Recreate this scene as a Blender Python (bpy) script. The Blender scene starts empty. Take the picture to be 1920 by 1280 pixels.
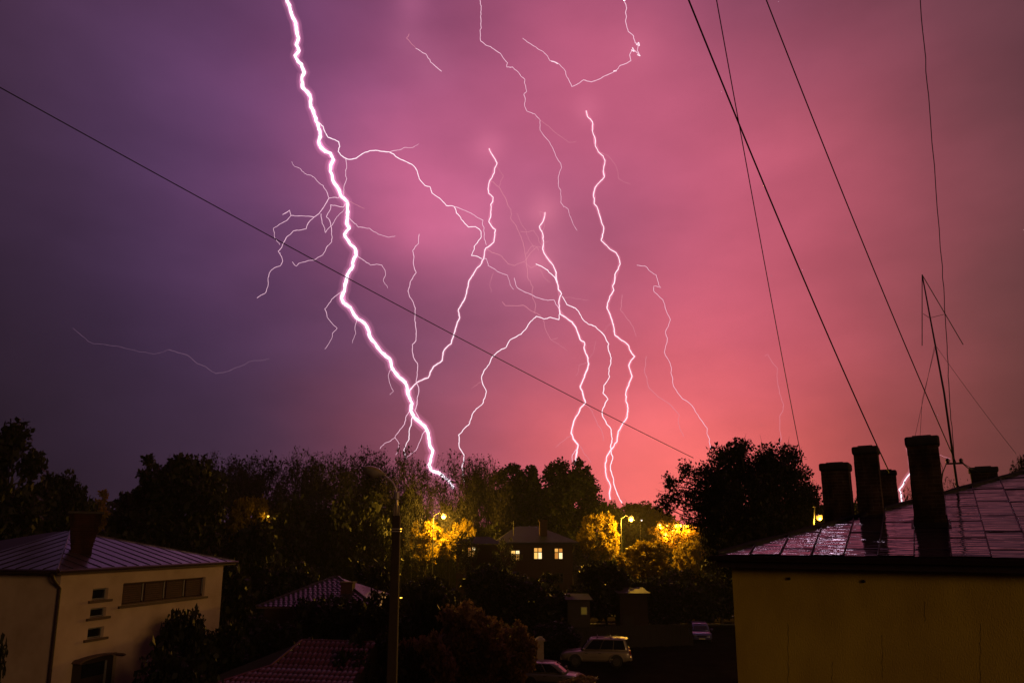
import bpy, bmesh, math, random
import numpy as np
from mathutils import Vector, Matrix

# ------------------------------------------------------------------ camera
scene = bpy.context.scene
COL = scene.collection
CAM_H = 8.5
PITCH = math.radians(10.4)
FPX = 1280.0            # focal length in pixels of a 1920 wide picture (24 mm lens)
CP, SP = math.cos(PITCH), math.sin(PITCH)
cam_data = bpy.data.cameras.new("camera")
cam_data.lens = 24.0
cam_data.sensor_width = 36.0
cam_data.shift_y = 136.0 / 1920.0
cam_data.clip_start = 0.1
cam_data.clip_end = 9000.0
cam = bpy.data.objects.new("camera", cam_data)
COL.objects.link(cam)
cam.location = (0, 0, CAM_H)
cam.rotation_euler = (math.pi / 2 + PITCH, 0, 0)
scene.camera = cam


def ray(px, py):
    a = (px - 960.0) / FPX
    b = (776.0 - py) / FPX
    return Vector((a, CP - SP * b, SP + CP * b))


def at(px, py, Y):
    d = ray(px, py)
    return Vector((0, 0, CAM_H)) + d * (Y / d.y)


def onz(px, py, z):
    d = ray(px, py)
    return Vector((0, 0, CAM_H)) + d * ((z - CAM_H) / d.z)


def onplane(px, py, p0, n):
    d = ray(px, py)
    o = Vector((0, 0, CAM_H))
    return o + d * ((Vector(p0) - o).dot(n) / d.dot(n))


# ------------------------------------------------------------------ world: storm sky lit from inside by the lightning
world = bpy.data.worlds.new("World")
scene.world = world
world.use_nodes = True
wt = world.node_tree
wt.nodes.clear()
w_out = wt.nodes.new("ShaderNodeOutputWorld")
w_bg = wt.nodes.new("ShaderNodeBackground")
w_geo = wt.nodes.new("ShaderNodeTexCoord")
sky = wt.nodes.new("ShaderNodeTexSky")
sky.sky_type = 'NISHITA'
sky.sun_disc = False
SUN_EL, SUN_AZ = math.radians(10), math.radians(139)     # weak warm glow of the town behind the viewer
sky.sun_elevation = math.radians(-6)
sky.sun_rotation = SUN_AZ

SKY_BASE = (0.0045, 0.0032, 0.0062)
SKY_LOBES = [   # cloud regions lit up from inside: direction (seen towards), tightness, radiance
    ((1250, 930), 30, (0.8161, 0.0605, 0.0103)),
    ((1250, 930), 8, (0.0000, 0.0591, 0.0272)),
    ((1150, 560), 30, (0.0456, 0.0173, 0.0620)),
    ((1120, 120), 80, (0.2811, 0.0450, 0.0642)),
    ((1080, 0), 20, (0.0000, 0.0029, 0.0458)),
    ((780, 390), 150, (0.2965, 0.0538, 0.0896)),
    ((840, 220), 50, (0.2082, 0.0364, 0.0560)),
    ((580, 250), 30, (0.0427, 0.0099, 0.0649)),
    ((1400, 400), 20, (0.1148, 0.0000, 0.0000)),
    ((150, 700), 14, (0.0044, 0.0025, 0.0005)),
    ((1000, 1000), 12, (0.1047, 0.0139, 0.0830)),
    ((1700, 200), 20, (0.0471, 0.0233, 0.0275)),
    ((1250, 880), 90, (0.0000, 0.0291, 0.0195)),
    ((1450, 700), 60, (0.0389, 0.0036, 0.0271)),
    ((1700, 800), 30, (0.0373, 0.0000, 0.0000)),
    ((700, 860), 160, (0.0584, 0.0059, 0.0000)),
    ((450, 600), 30, (0.0000, 0.0000, 0.0116)),
    ((1450, 350), 60, (0.2410, 0.0314, 0.0552)),
    ((600, 420), 100, (0.0250, 0.0048, 0.0000)),
    ((350, 200), 30, (0.0296, 0.0179, 0.0397)),
    ((1000, -1500), 5, (0.10, 0.036, 0.058)),      # lit cloud overhead
]


def wmath(op, a, b=None, clamp=False):
    n = wt.nodes.new("ShaderNodeMath")
    n.operation = op
    n.use_clamp = clamp
    for i, v in enumerate((a, b)):
        if v is None:
            continue
        if isinstance(v, (int, float)):
            n.inputs[i].default_value = v
        else:
            wt.links.new(v, n.inputs[i])
    return n.outputs[0]


w_norm = wt.nodes.new("ShaderNodeVectorMath")
w_norm.operation = 'NORMALIZE'
wt.links.new(w_geo.outputs['Generated'], w_norm.inputs[0])
# clouds bend the lookup direction so that the lit regions get soft ragged borders
w_cl = wt.nodes.new("ShaderNodeTexNoise")
w_cl.inputs['Scale'].default_value = 3.2
w_cl.inputs['Detail'].default_value = 5.0
w_cl.inputs['Roughness'].default_value = 0.5
w_map = wt.nodes.new("ShaderNodeMapping")
w_map.inputs['Scale'].default_value = (1.0, 1.0, 2.1)
w_map.inputs['Rotation'].default_value = (0.0, 0.35, 0.0)
wt.links.new(w_norm.outputs[0], w_map.inputs[0])
wt.links.new(w_map.outputs[0], w_cl.inputs['Vector'])
w_sub = wt.nodes.new("ShaderNodeVectorMath")
w_sub.operation = 'MULTIPLY_ADD'
wt.links.new(w_cl.outputs['Color'], w_sub.inputs[0])
w_sub.inputs[1].default_value = (0.12, 0.12, 0.12)
w_sub.inputs[2].default_value = (-0.06, -0.06, -0.06)
w_add = wt.nodes.new("ShaderNodeVectorMath")
w_add.operation = 'ADD'
wt.links.new(w_norm.outputs[0], w_add.inputs[0])
wt.links.new(w_sub.outputs[0], w_add.inputs[1])
w_dir = wt.nodes.new("ShaderNodeVectorMath")
w_dir.operation = 'NORMALIZE'
wt.links.new(w_add.outputs[0], w_dir.inputs[0])
SKY_SPOTS = [   # small bright cloud patches where channels leave the cloud base
    ((917, 276), 4500, (.12, .035, .05)), ((1022, 396), 4000, (.17, .05, .065)), ((1005, 494), 3500, (.15, .045, .06)), ((1100, 206), 6000, (.08, .025, .035)),
    ((765, 68), 3500, (.06, .02, .03)), ((772, -4), 4000, (.1, .03, .05)), ((784, 440), 1500, (.04, .01, .02)), ((1192, 92), 2500, (.05, .015, .02)),
    ((812, 120), 2500, (.06, .02, .03)), ((884, 442), 600, (.06, .02, .03)), ((1012, 470), 400, (.08, .025, .03)),
]
acc = None
for i_, ((px, py), k, colr) in enumerate(SKY_LOBES + SKY_SPOTS):
    c = ray(px, py).normalized()
    dn = wt.nodes.new("ShaderNodeVectorMath")
    dn.operation = 'DOT_PRODUCT'
    wt.links.new((w_dir if i_ < len(SKY_LOBES) else w_norm).outputs[0], dn.inputs[0])
    dn.inputs[1].default_value = c
    e = wmath('MULTIPLY', wmath('SUBTRACT', dn.outputs['Value'], 1.0), float(k))
    e = wmath('EXPONENT', e)
    sc = wt.nodes.new("ShaderNodeVectorMath")
    sc.operation = 'SCALE'
    sc.inputs[0].default_value = colr
    wt.links.new(e, sc.inputs['Scale'])
    if acc is None:
        acc = sc.outputs[0]
    else:
        ad = wt.nodes.new("ShaderNodeVectorMath")
        ad.operation = 'ADD'
        wt.links.new(acc, ad.inputs[0])
        wt.links.new(sc.outputs[0], ad.inputs[1])
        acc = ad.outputs[0]
ad = wt.nodes.new("ShaderNodeVectorMath")
ad.operation = 'ADD'
wt.links.new(acc, ad.inputs[0])
ad.inputs[1].default_value = SKY_BASE
# cloud thickness: brighter and darker streaks
w_c2 = wt.nodes.new("ShaderNodeTexNoise")
w_c2.inputs['Scale'].default_value = 4.5
w_c2.inputs['Detail'].default_value = 6.0
w_c2.inputs['Roughness'].default_value = 0.52
wt.links.new(w_map.outputs[0], w_c2.inputs['Vector'])
thick = wmath('ADD', wmath('MULTIPLY', w_c2.outputs['Fac'], 0.56), 0.72)
msc = wt.nodes.new("ShaderNodeVectorMath")
msc.operation = 'SCALE'
wt.links.new(ad.outputs[0], msc.inputs[0])
wt.links.new(thick, msc.inputs['Scale'])
nsk = wt.nodes.new("ShaderNodeVectorMath")
nsk.operation = 'SCALE'
wt.links.new(sky.outputs[0], nsk.inputs[0])
nsk.inputs['Scale'].default_value = 0.02
fin = wt.nodes.new("ShaderNodeVectorMath")
fin.operation = 'ADD'
wt.links.new(msc.outputs[0], fin.inputs[0])
wt.links.new(nsk.outputs[0], fin.inputs[1])
wt.links.new(fin.outputs[0], w_bg.inputs['Color'])
w_bg.inputs['Strength'].default_value = 1.0
wt.links.new(w_bg.outputs[0], w_out.inputs['Surface'])

# ------------------------------------------------------------------ the one sun lamp, very weak at night
sun_d = bpy.data.lights.new("sun", 'SUN')
sun_d.energy = 0.36
sun_d.angle = math.radians(12)
sun_d.color = (1.0, 0.56, 0.22)
sun = bpy.data.objects.new("sun", sun_d)
COL.objects.link(sun)
sdir = Vector((math.sin(SUN_AZ) * math.cos(SUN_EL), math.cos(SUN_AZ) * math.cos(SUN_EL), math.sin(SUN_EL)))
sun.rotation_euler = sdir.to_track_quat('Z', 'Y').to_euler()

vs = scene.view_settings
vs.view_transform = 'Standard'
vs.look = 'None'
vs.exposure = 0.0
vs.gamma = 1.0
vs.use_curve_mapping = False
scene.render.engine = 'CYCLES'
cy = scene.cycles
cy.max_bounces = 6
cy.diffuse_bounces = 2
cy.glossy_bounces = 3
cy.transmission_bounces = 3
cy.transparent_max_bounces = 8
cy.volume_bounces = 0
cy.sample_clamp_indirect = 2.0
try:
    cy.use_denoising = True
    cy.denoiser = 'OPENIMAGEDENOISE'
    cy.denoising_prefilter = 'ACCURATE'
except Exception:
    pass

# ------------------------------------------------------------------ materials
MATS = {}


def new_mat(name):
    m = bpy.data.materials.new(name)
    m.use_nodes = True
    MATS[name] = m
    nt = m.node_tree
    b = nt.nodes["Principled BSDF"]
    return m, nt, b


def mat(name, col, rough=0.7, var=0.25, scale=6.0, bump=0.0, bscale=30.0, metal=0.0, coat=0.0, stretch=(1, 1, 1), col2=None,
        spec=0.5, rvar=0.0, coat_rough=0.05, bdist=0.02, coat_ior=1.5, bdetail=4):
    m, nt, b = new_mat(name)
    N, L = nt.nodes, nt.links
    tc = N.new("ShaderNodeTexCoord")
    mp = N.new("ShaderNodeMapping")
    mp.inputs['Scale'].default_value = stretch
    L.new(tc.outputs['Object'], mp.inputs[0])
    no = N.new("ShaderNodeTexNoise")
    no.inputs['Scale'].default_value = scale
    no.inputs['Detail'].default_value = 6
    no.inputs['Roughness'].default_value = 0.6
    L.new(mp.outputs[0], no.inputs['Vector'])
    cr = N.new("ShaderNodeValToRGB")
    c2 = col2 if col2 else tuple(c * (1 - var) for c in col)
    c3 = tuple(min(1, c * (1 + var)) for c in col)
    cr.color_ramp.elements[0].color = (*c2, 1)
    cr.color_ramp.elements[0].position = 0.3
    cr.color_ramp.elements[1].color = (*c3, 1)
    cr.color_ramp.elements[1].position = 0.72
    L.new(no.outputs['Fac'], cr.inputs[0])
    L.new(cr.outputs[0], b.inputs['Base Color'])
    b.inputs['Roughness'].default_value = rough
    b.inputs['Metallic'].default_value = metal
    b.inputs['Specular IOR Level'].default_value = spec
    b.inputs['Coat Weight'].default_value = coat
    b.inputs['Coat Roughness'].default_value = coat_rough
    b.inputs['Coat IOR'].default_value = coat_ior
    if rvar:
        mr = N.new("ShaderNodeMapRange")
        mr.inputs['To Min'].default_value = max(0.02, rough - rvar)
        mr.inputs['To Max'].default_value = rough + rvar
        L.new(no.outputs['Fac'], mr.inputs['Value'])
        L.new(mr.outputs[0], b.inputs['Roughness'])
    if bump:
        n2 = N.new("ShaderNodeTexNoise")
        n2.inputs['Scale'].default_value = bscale
        n2.inputs['Detail'].default_value = bdetail
        L.new(mp.outputs[0], n2.inputs['Vector'])
        bp = N.new("ShaderNodeBump")
        bp.inputs['Strength'].default_value = bump
        bp.inputs['Distance'].default_value = bdist
        L.new(n2.outputs['Fac'], bp.inputs['Height'])
        L.new(bp.outputs[0], b.inputs['Normal'])
        L.new(bp.outputs[0], b.inputs['Coat Normal'])
    return m


def emit_mat(name, col, strength):
    m, nt, b = new_mat(name)
    b.inputs['Base Color'].default_value = (0.05, 0.05, 0.05, 1)
    b.inputs['Emission Color'].default_value = (*col, 1)
    b.inputs['Emission Strength'].default_value = strength
    m.cycles.emission_sampling = 'NONE'
    return m


def leaf_mat(name, c1, c2, trans=0.35, rough=0.55):
    m, nt, b = new_mat(name)
    N, L = nt.nodes, nt.links
    geo = N.new("ShaderNodeNewGeometry")
    oi = N.new("ShaderNodeTexCoord")
    no = N.new("ShaderNodeTexNoise")
    no.inputs['Scale'].default_value = 0.9
    no.inputs['Detail'].default_value = 3
    L.new(oi.outputs['Object'], no.inputs['Vector'])
    mx = N.new("ShaderNodeMath")
    mx.operation = 'ADD'
    mx.inputs[1].default_value = 0.0
    rnd = N.new("ShaderNodeMath")
    rnd.operation = 'MULTIPLY'
    rnd.inputs[1].default_value = 0.5
    L.new(geo.outputs['Random Per Island'], rnd.inputs[0])
    hf = N.new("ShaderNodeMath")
    hf.operation = 'MULTIPLY'
    hf.inputs[1].default_value = 0.5
    L.new(no.outputs['Fac'], hf.inputs[0])
    L.new(rnd.outputs[0], mx.inputs[0])
    L.new(hf.outputs[0], mx.inputs[1])
    cr = N.new("ShaderNodeValToRGB")
    cr.color_ramp.elements[0].color = (*c1, 1)
    cr.color_ramp.elements[1].color = (*c2, 1)
    L.new(mx.outputs[0], cr.inputs[0])
    L.new(cr.outputs[0], b.inputs['Base Color'])
    b.inputs['Roughness'].default_value = rough
    b.inputs['Specular IOR Level'].default_value = 0.3
    tr = N.new("ShaderNodeBsdfTranslucent")
    L.new(cr.outputs[0], tr.inputs['Color'])
    ms = N.new("ShaderNodeMixShader")
    ms.inputs[0].default_value = trans
    out = N["Material Output"]
    L.new(b.outputs[0], ms.inputs[1])
    L.new(tr.outputs[0], ms.inputs[2])
    L.new(ms.outputs[0], out.inputs['Surface'])
    return m


M = MATS
mat('soil', (0.018, 0.014, 0.01), 0.95, 0.4, 0.6, 0.3, 8, spec=0)
mat('asphalt', (0.016, 0.012, 0.01), 0.9, 0.35, .8, 0.3, 60, spec=0)
mat('kerb_stone', (0.06, 0.055, 0.05), 0.7, 0.2, 4)
mat('cream_stucco', (0.52, 0.38, 0.29), 0.85, 0.14, 0.55, 0.25, 45, col2=(0.38, 0.26, 0.18))
mat('yellow_stucco', (0.8, 0.57, 0.06), 0.85, 0.12, 0.9, 0.35, 50, col2=(0.58, 0.37, 0.04), stretch=(1, 1, .45))
mat('dark_timber', (0.022, 0.012, 0.009), 0.7, 0.35, 5, 0.2, 30, stretch=(1, 1, 8))
mat('shutter_red', (0.07, 0.03, 0.024), 0.75, 0.3, 5)
mat('tile_brown', (0.07, 0.035, 0.03), 0.6, 0.3, 5)
mat('fascia_brown', (0.05, 0.025, 0.022), 0.6, 0.3, 3)
mat('crack_dark', (0.2, 0.13, 0.03), 0.9, 0.3, 8)
mat('soffit', (0.05, 0.035, 0.03), 0.8, 0.3, 3)
mat('wet_sheet', (0.05, 0.034, 0.04), 0.09, 0.3, 3.5, 0.45, 2.6, coat=1.0, stretch=(0.55, 4.5, 1.0), coat_rough=0.03, bdist=0.05, spec=.08, coat_ior=1.75, bdetail=1.2)
mat('wet_seam', (0.02, 0.012, 0.014), 0.5, 0.3, 8)
mat('seam_metal', (0.075, 0.05, 0.056), 0.32, 0.25, 2.5, 0.1, 6, rvar=0.08, coat=.7, coat_rough=0.15)
mat('seam_rib', (0.012, 0.006, 0.008), 0.6, 0.3, 8)  # shade along the seams is put into this dark rib colour
mat('gutter', (0.03, 0.012, 0.012), 0.45, 0.3, 5)
mat('chimney_plaster', (0.05, 0.034, 0.024), 0.85, 0.35, 2.2, 0.5, 14, stretch=(1, 1, .5))
mat('chimney_brick', (0.055, 0.018, 0.012), 0.85, 0.35, 6, 0.4, 20)
mat('cap_concrete', (0.045, 0.035, 0.03), 0.85, 0.3, 5, 0.4, 25)
mat('white_frame', (0.2, 0.18, 0.17), 0.5, 0.12, 6)
mat('glass_dark', (0.01, 0.011, 0.016), 0.06, 0.1, 3, spec=0.7)
mat('glass_car', (0.008, 0.008, 0.01), 0.05, 0.1, 3, spec=0.6)
mat('brick_red', (0.036, 0.01, 0.008), 0.85, 0.3, 9, 0.3, 40)
mat('slate', (0.024, 0.021, 0.032), 0.6, 0.35, 3, 0.3, 12, rvar=0.1, spec=.25)
mat('clay_tile', (0.05, 0.034, 0.046), 0.3, 0.25, 6, rvar=0.12, coat=0.3, coat_rough=0.15)
mat('glazed_tile', (0.11, 0.022, 0.036), 0.2, 0.3, 3, 0.15, 9, coat=1.0, coat_rough=0.08, rvar=0.06, coat_ior=1.9)
mat('shed_wall', (0.03, 0.013, 0.011), 0.85, 0.3, 2)
mat('shed_roof', (0.018, 0.012, 0.015), 0.8, 0.25, 3)
mat('fence_board', (0.012, 0.007, 0.006), 0.85, 0.4, 6, 0.2, 20, stretch=(1, 1, 6))
mat('bark', (0.04, 0.03, 0.022), 0.9, 0.35, 5, 0.5, 12, stretch=(1, 1, .3))
mat('twig', (0.012, 0.008, 0.009), 0.9, 0.3, 5)
mat('concrete_pole', (0.03, 0.017, 0.011), 0.85, 0.25, 4, 0.3, 40)
mat('lamp_metal', (0.62, 0.52, 0.5), 0.35, 0.25, 8, metal=.6)
mat('lamp_glass', (0.3, 0.22, 0.1), 0.2, 0.3, 6)
mat('steel_dark', (0.03, 0.025, 0.025), 0.5, 0.3, 10)
mat('wire', (0.012, 0.01, 0.01), 0.6, 0.1, 5)
mat('porcelain', (0.06, 0.03, 0.025), 0.3, 0.2, 5)
mat('paint_champagne', (0.25, 0.2, 0.165), 0.5, 0.06, 3, metal=0.35, coat=.4)
mat('paint_silver', (0.2, 0.17, 0.17), 0.3, 0.06, 3, metal=0.4, coat=.4)
mat('paint_blue', (0.1, 0.1, 0.26), 0.3, 0.06, 3, metal=0.3, coat=.4)
mat('car_plastic', (0.02, 0.02, 0.02), 0.6, 0.2, 8)
mat('rubber', (0.012, 0.012, 0.012), 0.8, 0.2, 8)
mat('alloy', (0.14, 0.13, 0.13), 0.4, 0.1, 8, metal=0.8)
mat('tail_red', (0.25, 0.015, 0.012), 0.2, 0.1, 8)
mat('head_clear', (0.2, 0.2, 0.2), 0.1, 0.1, 8)
mat('plate_white', (0.6, 0.55, 0.4), 0.4, 0.1, 8)
mat('pale_stone', (0.3, 0.22, 0.19), 0.8, 0.25, 4, 0.3, 20)


def brick_mat(name, c1, c2, mortar):
    m, nt, b = new_mat(name)
    N, L = nt.nodes, nt.links
    tc = N.new("ShaderNodeTexCoord")
    sx = N.new("ShaderNodeSeparateXYZ")
    L.new(tc.outputs['Object'], sx.inputs[0])
    ad_ = N.new("ShaderNodeMath")
    ad_.operation = 'ADD'
    L.new(sx.outputs[0], ad_.inputs[0])
    L.new(sx.outputs[1], ad_.inputs[1])
    cb = N.new("ShaderNodeCombineXYZ")
    L.new(ad_.outputs[0], cb.inputs[0])
    L.new(sx.outputs[2], cb.inputs[1])
    bt = N.new("ShaderNodeTexBrick")
    bt.inputs['Scale'].default_value = 1.0
    bt.inputs['Brick Width'].default_value = .25
    bt.inputs['Row Height'].default_value = .078
    bt.inputs['Mortar Size'].default_value = .008
    bt.inputs['Color1'].default_value = (*c1, 1)
    bt.inputs['Color2'].default_value = (*c2, 1)
    bt.inputs['Mortar'].default_value = (*mortar, 1)
    L.new(cb.outputs[0], bt.inputs['Vector'])
    no = N.new("ShaderNodeTexNoise")      # soot and worn plaster
    no.inputs['Scale'].default_value = 2.4
    no.inputs['Detail'].default_value = 7
    no.inputs['Roughness'].default_value = .65
    mp = N.new("ShaderNodeMapping")
    mp.inputs['Scale'].default_value = (1, 1, .4)
    L.new(tc.outputs['Object'], mp.inputs[0])
    L.new(mp.outputs[0], no.inputs['Vector'])
    cr = N.new("ShaderNodeValToRGB")
    cr.color_ramp.elements[0].position = .38
    cr.color_ramp.elements[0].color = (.25, .22, .2, 1)
    cr.color_ramp.elements[1].position = .66
    cr.color_ramp.elements[1].color = (1.5, 1.4, 1.3, 1)
    L.new(no.outputs['Fac'], cr.inputs[0])
    mx = N.new("ShaderNodeMix")
    mx.data_type = 'RGBA'
    mx.blend_type = 'MULTIPLY'
    mx.inputs[0].default_value = 1.0
    L.new(bt.outputs['Color'], mx.inputs[6])
    L.new(cr.outputs[0], mx.inputs[7])
    L.new(mx.outputs[2], b.inputs['Base Color'])
    b.inputs['Roughness'].default_value = .85
    b.inputs['Specular IOR Level'].default_value = .2
    bp = N.new("ShaderNodeBump")
    bp.inputs['Strength'].default_value = .8
    bp.inputs['Distance'].default_value = .012
    bp.invert = True
    L.new(bt.outputs['Fac'], bp.inputs['Height'])
    L.new(bp.outputs[0], b.inputs['Normal'])
    return m


brick_mat('chimney_courses', (0.11, 0.065, 0.04), (0.07, 0.04, 0.026), (0.15, 0.115, 0.085))
brick_mat('chimney_red', (0.036, 0.01, 0.008), (0.024, 0.007, 0.006), (0.04, 0.022, 0.018))
leaf_mat('leaf_green', (0.009, 0.012, 0.004), (0.026, 0.03, 0.008))
leaf_mat('leaf_dark', (0.008, 0.009, 0.005), (0.022, 0.022, 0.009))
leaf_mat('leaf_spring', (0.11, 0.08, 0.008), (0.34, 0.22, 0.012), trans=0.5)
leaf_mat('leaf_copper', (0.04, 0.022, 0.012), (0.36, 0.22, 0.1))
emit_mat('sodium', (1.0, 0.24, 0.02), 2.9)
emit_mat('sodium_small', (1.0, 0.4, 0.05), 2.0)
emit_mat('white_lamp', (1.0, 0.85, 0.7), 2.0)
emit_mat('window_warm', (1.0, 0.46, 0.09), .95)
emit_mat('window_yellow', (1.0, 0.56, 0.13), 1.2)
emit_mat('window_amber', (1.0, 0.36, 0.06), 0.6)
emit_mat('window_bright', (1.0, 0.72, 0.36), 1.5)
emit_mat('window_dim', (1.0, 0.6, 0.06), 0.06)


# ------------------------------------------------------------------ mesh helpers
def link(o, parent=None):
    COL.objects.link(o)
    if parent is not None:
        o.parent = parent
    return o


def tag(o, label=None, cat=None, group=None, kind=None):
    for k, v in (('label', label), ('category', cat), ('group', group), ('kind', kind)):
        if v:
            o[k] = v
    return o


def empty(name, loc, rz=0.0):
    o = bpy.data.objects.new(name, None)
    o.location = loc
    o.rotation_euler = (0, 0, rz)
    o.empty_display_size = 0.2
    return link(o)


def mesh_obj(name, me, m, parent=None, loc=None, rot=None):
    o = bpy.data.objects.new(name, me)
    if m is not None and len(me.materials) == 0:
        me.materials.append(M[m] if isinstance(m, str) else m)
    if loc is not None:
        o.location = loc
    if rot is not None:
        o.rotation_euler = rot
    return link(o, parent)


class MB:
    def __init__(self):
        self.v, self.f = [], []

    def add(self, vs, fs):
        n = len(self.v)
        self.v += [tuple(x) for x in vs]
        self.f += [tuple(i + n for i in f) for f in fs]
        return self

    def box(self, c, s, R=None):
        hx, hy, hz = s[0] / 2, s[1] / 2, s[2] / 2
        vs = [Vector((sx * hx, sy * hy, sz * hz)) for sx in (-1, 1) for sy in (-1, 1) for sz in (-1, 1)]
        if R is not None:
            vs = [R @ v for v in vs]
        vs = [v + Vector(c) for v in vs]
        return self.add(vs, [(0, 1, 3, 2), (4, 6, 7, 5), (0, 4, 5, 1), (2, 3, 7, 6), (0, 2, 6, 4), (1, 5, 7, 3)])

    def span(self, a, b):
        return self.box([(a[i] + b[i]) / 2 for i in range(3)], [abs(b[i] - a[i]) for i in range(3)])

    def taper(self, c, s0, s1, z0, z1):
        vs = []
        for s, z in ((s0, z0), (s1, z1)):
            for sx, sy in ((-1, -1), (1, -1), (1, 1), (-1, 1)):
                vs.append((c[0] + sx * s[0] / 2, c[1] + sy * s[1] / 2, z))
        return self.add(vs, [(3, 2, 1, 0), (4, 5, 6, 7), (0, 1, 5, 4), (1, 2, 6, 5), (2, 3, 7, 6), (3, 0, 4, 7)])

    def prism(self, poly, off):
        off = Vector(off)
        p = [Vector(q) for q in poly]
        n = len(p)
        return self.add(p + [q + off for q in p],
                        [tuple(reversed(range(n))), tuple(range(n, 2 * n))] + [(i, (i + 1) % n, n + (i + 1) % n, n + i) for i in range(n)])

    def tube(self, pts, rad, k=6, cap=True):
        pts = [Vector(p) for p in pts]
        if not hasattr(rad, '__len__'):
            rad = [rad] * len(pts)
        n = len(pts)
        rings = []
        prev = None
        for i, p in enumerate(pts):
            t = (pts[min(i + 1, n - 1)] - pts[max(i - 1, 0)])
            t = t.normalized() if t.length > 1e-9 else Vector((0, 0, 1))
            if prev is None:
                ref = Vector((0, 1, 0)) if abs(t.y) < 0.9 else Vector((1, 0, 0))
                prev = (ref - t * ref.dot(t)).normalized()
            else:
                prev = (prev - t * prev.dot(t))
                prev = prev.normalized() if prev.length > 1e-6 else Vector((1, 0, 0))
            bn = t.cross(prev)
            rings.append([p + (prev * math.cos(2 * math.pi * j / k) + bn * math.sin(2 * math.pi * j / k)) * rad[i] for j in range(k)])
        vs = [v for r in rings for v in r]
        fs = [(i * k + j, i * k + (j + 1) % k, (i + 1) * k + (j + 1) % k, (i + 1) * k + j) for i in range(n - 1) for j in range(k)]
        if cap:
            fs.append(tuple(reversed(range(k))))
            fs.append(tuple(range((n - 1) * k, n * k)))
        return self.add(vs, fs)

    def lathe(self, prof, k=16, c=(0, 0, 0), R=None):
        vs = []
        for r, z in prof:
            for j in range(k):
                v = Vector((r * math.cos(2 * math.pi * j / k), r * math.sin(2 * math.pi * j / k), z))
                if R is not None:
                    v = R @ v
                vs.append(v + Vector(c))
        n = len(prof)
        fs = [(i * k + j, i * k + (j + 1) % k, (i + 1) * k + (j + 1) % k, (i + 1) * k + j) for i in range(n - 1) for j in range(k)]
        fs.append(tuple(reversed(range(k))))
        fs.append(tuple(range((n - 1) * k, n * k)))
        return self.add(vs, fs)

    def mesh(self, name, smooth=False):
        me = bpy.data.meshes.new(name)
        me.from_pydata(self.v, [], self.f)
        if smooth:
            me.polygons.foreach_set('use_smooth', [True] * len(me.polygons))
        me.update()
        return me

    def build(self, name, m, parent=None, smooth=False, loc=None, bevel=0.0):
        o = mesh_obj(name, self.mesh(name, smooth), m, parent, loc)
        if bevel:
            bv = o.modifiers.new('bevel', 'BEVEL')
            bv.width = bevel
            bv.segments = 2
            bv.limit_method = 'ANGLE'
        return o


def np_mesh(name, V, F):
    V = np.asarray(V, dtype=np.float32)
    F = np.asarray(F, dtype=np.int32)
    me = bpy.data.meshes.new(name)
    me.vertices.add(len(V))
    me.vertices.foreach_set('co', V.ravel())
    k = F.shape[1]
    me.loops.add(F.size)
    me.loops.foreach_set('vertex_index', F.ravel())
    me.polygons.add(len(F))
    me.polygons.foreach_set('loop_start', np.arange(0, F.size, k, dtype=np.int32))
    me.update()
    me.validate()
    return me


def clip_poly(poly, a, b, c):
    """keep the part of a 2-D polygon where a*x + b*y >= c"""
    out = []
    n = len(poly)
    for i in range(n):
        p, q = poly[i], poly[(i + 1) % n]
        dp, dq = a * p[0] + b * p[1] - c, a * q[0] + b * q[1] - c
        if dp >= 0:
            out.append(p)
        if (dp >= 0) != (dq >= 0):
            t = dp / (dp - dq)
            out.append((p[0] + (q[0] - p[0]) * t, p[1] + (q[1] - p[1]) * t))
    return out


def poly_area(p):
    return abs(sum(p[i][0] * p[(i + 1) % len(p)][1] - p[(i + 1) % len(p)][0] * p[i][1] for i in range(len(p)))) / 2


# ------------------------------------------------------------------ trees (mesh generators)
def seg_tubes(S, k=4):
    """S: rows of p0(3) p1(3) r0 r1 -> verts, quads"""
    S = np.asarray(S, dtype=np.float64)
    p0, p1, r0, r1 = S[:, 0:3], S[:, 3:6], S[:, 6], S[:, 7]
    t = p1 - p0
    t /= np.maximum(np.linalg.norm(t, axis=1, keepdims=True), 1e-9)
    ref = np.where(np.abs(t[:, 2:3]) < 0.9, np.array([[0, 0, 1.0]]), np.array([[1.0, 0, 0]]))
    a = np.cross(t, ref)
    a /= np.linalg.norm(a, axis=1, keepdims=True)
    b = np.cross(t, a)
    ang = np.arange(k) * 2 * np.pi / k
    ring = a[:, None, :] * np.cos(ang)[None, :, None] + b[:, None, :] * np.sin(ang)[None, :, None]
    V = np.concatenate([p0[:, None, :] + ring * r0[:, None, None], p1[:, None, :] + ring * r1[:, None, None]], 1).reshape(-1, 3)
    n = len(S)
    base = (np.arange(n) * 2 * k)[:, None, None]
    j = np.arange(k)
    q = np.stack([j, (j + 1) % k, k + (j + 1) % k, k + j], 1)[None]
    return V, (base + q).reshape(-1, 4)


def leaf_quads(P, size, rng, droop=0.0):
    n = len(P)
    d = rng.normal(size=(n, 3))
    d[:, 2] -= droop
    d /= np.linalg.norm(d, axis=1, keepdims=True)
    e = np.cross(d, rng.normal(size=(n, 3)))
    e /= np.linalg.norm(e, axis=1, keepdims=True)
    nrm = np.cross(d, e)
    s = (size * np.clip(np.exp(rng.normal(size=n) * .38), .4, 2.2))[:, None]
    V = np.stack([P, P + d * s * 0.5 + e * s * 0.32 + nrm * s * 0.08, P + d * s, P + d * s * 0.5 - e * s * 0.32 + nrm * s * 0.08], 1).reshape(-1, 3)
    F = np.arange(4 * n).reshape(n, 4)
    return V, F


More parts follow.
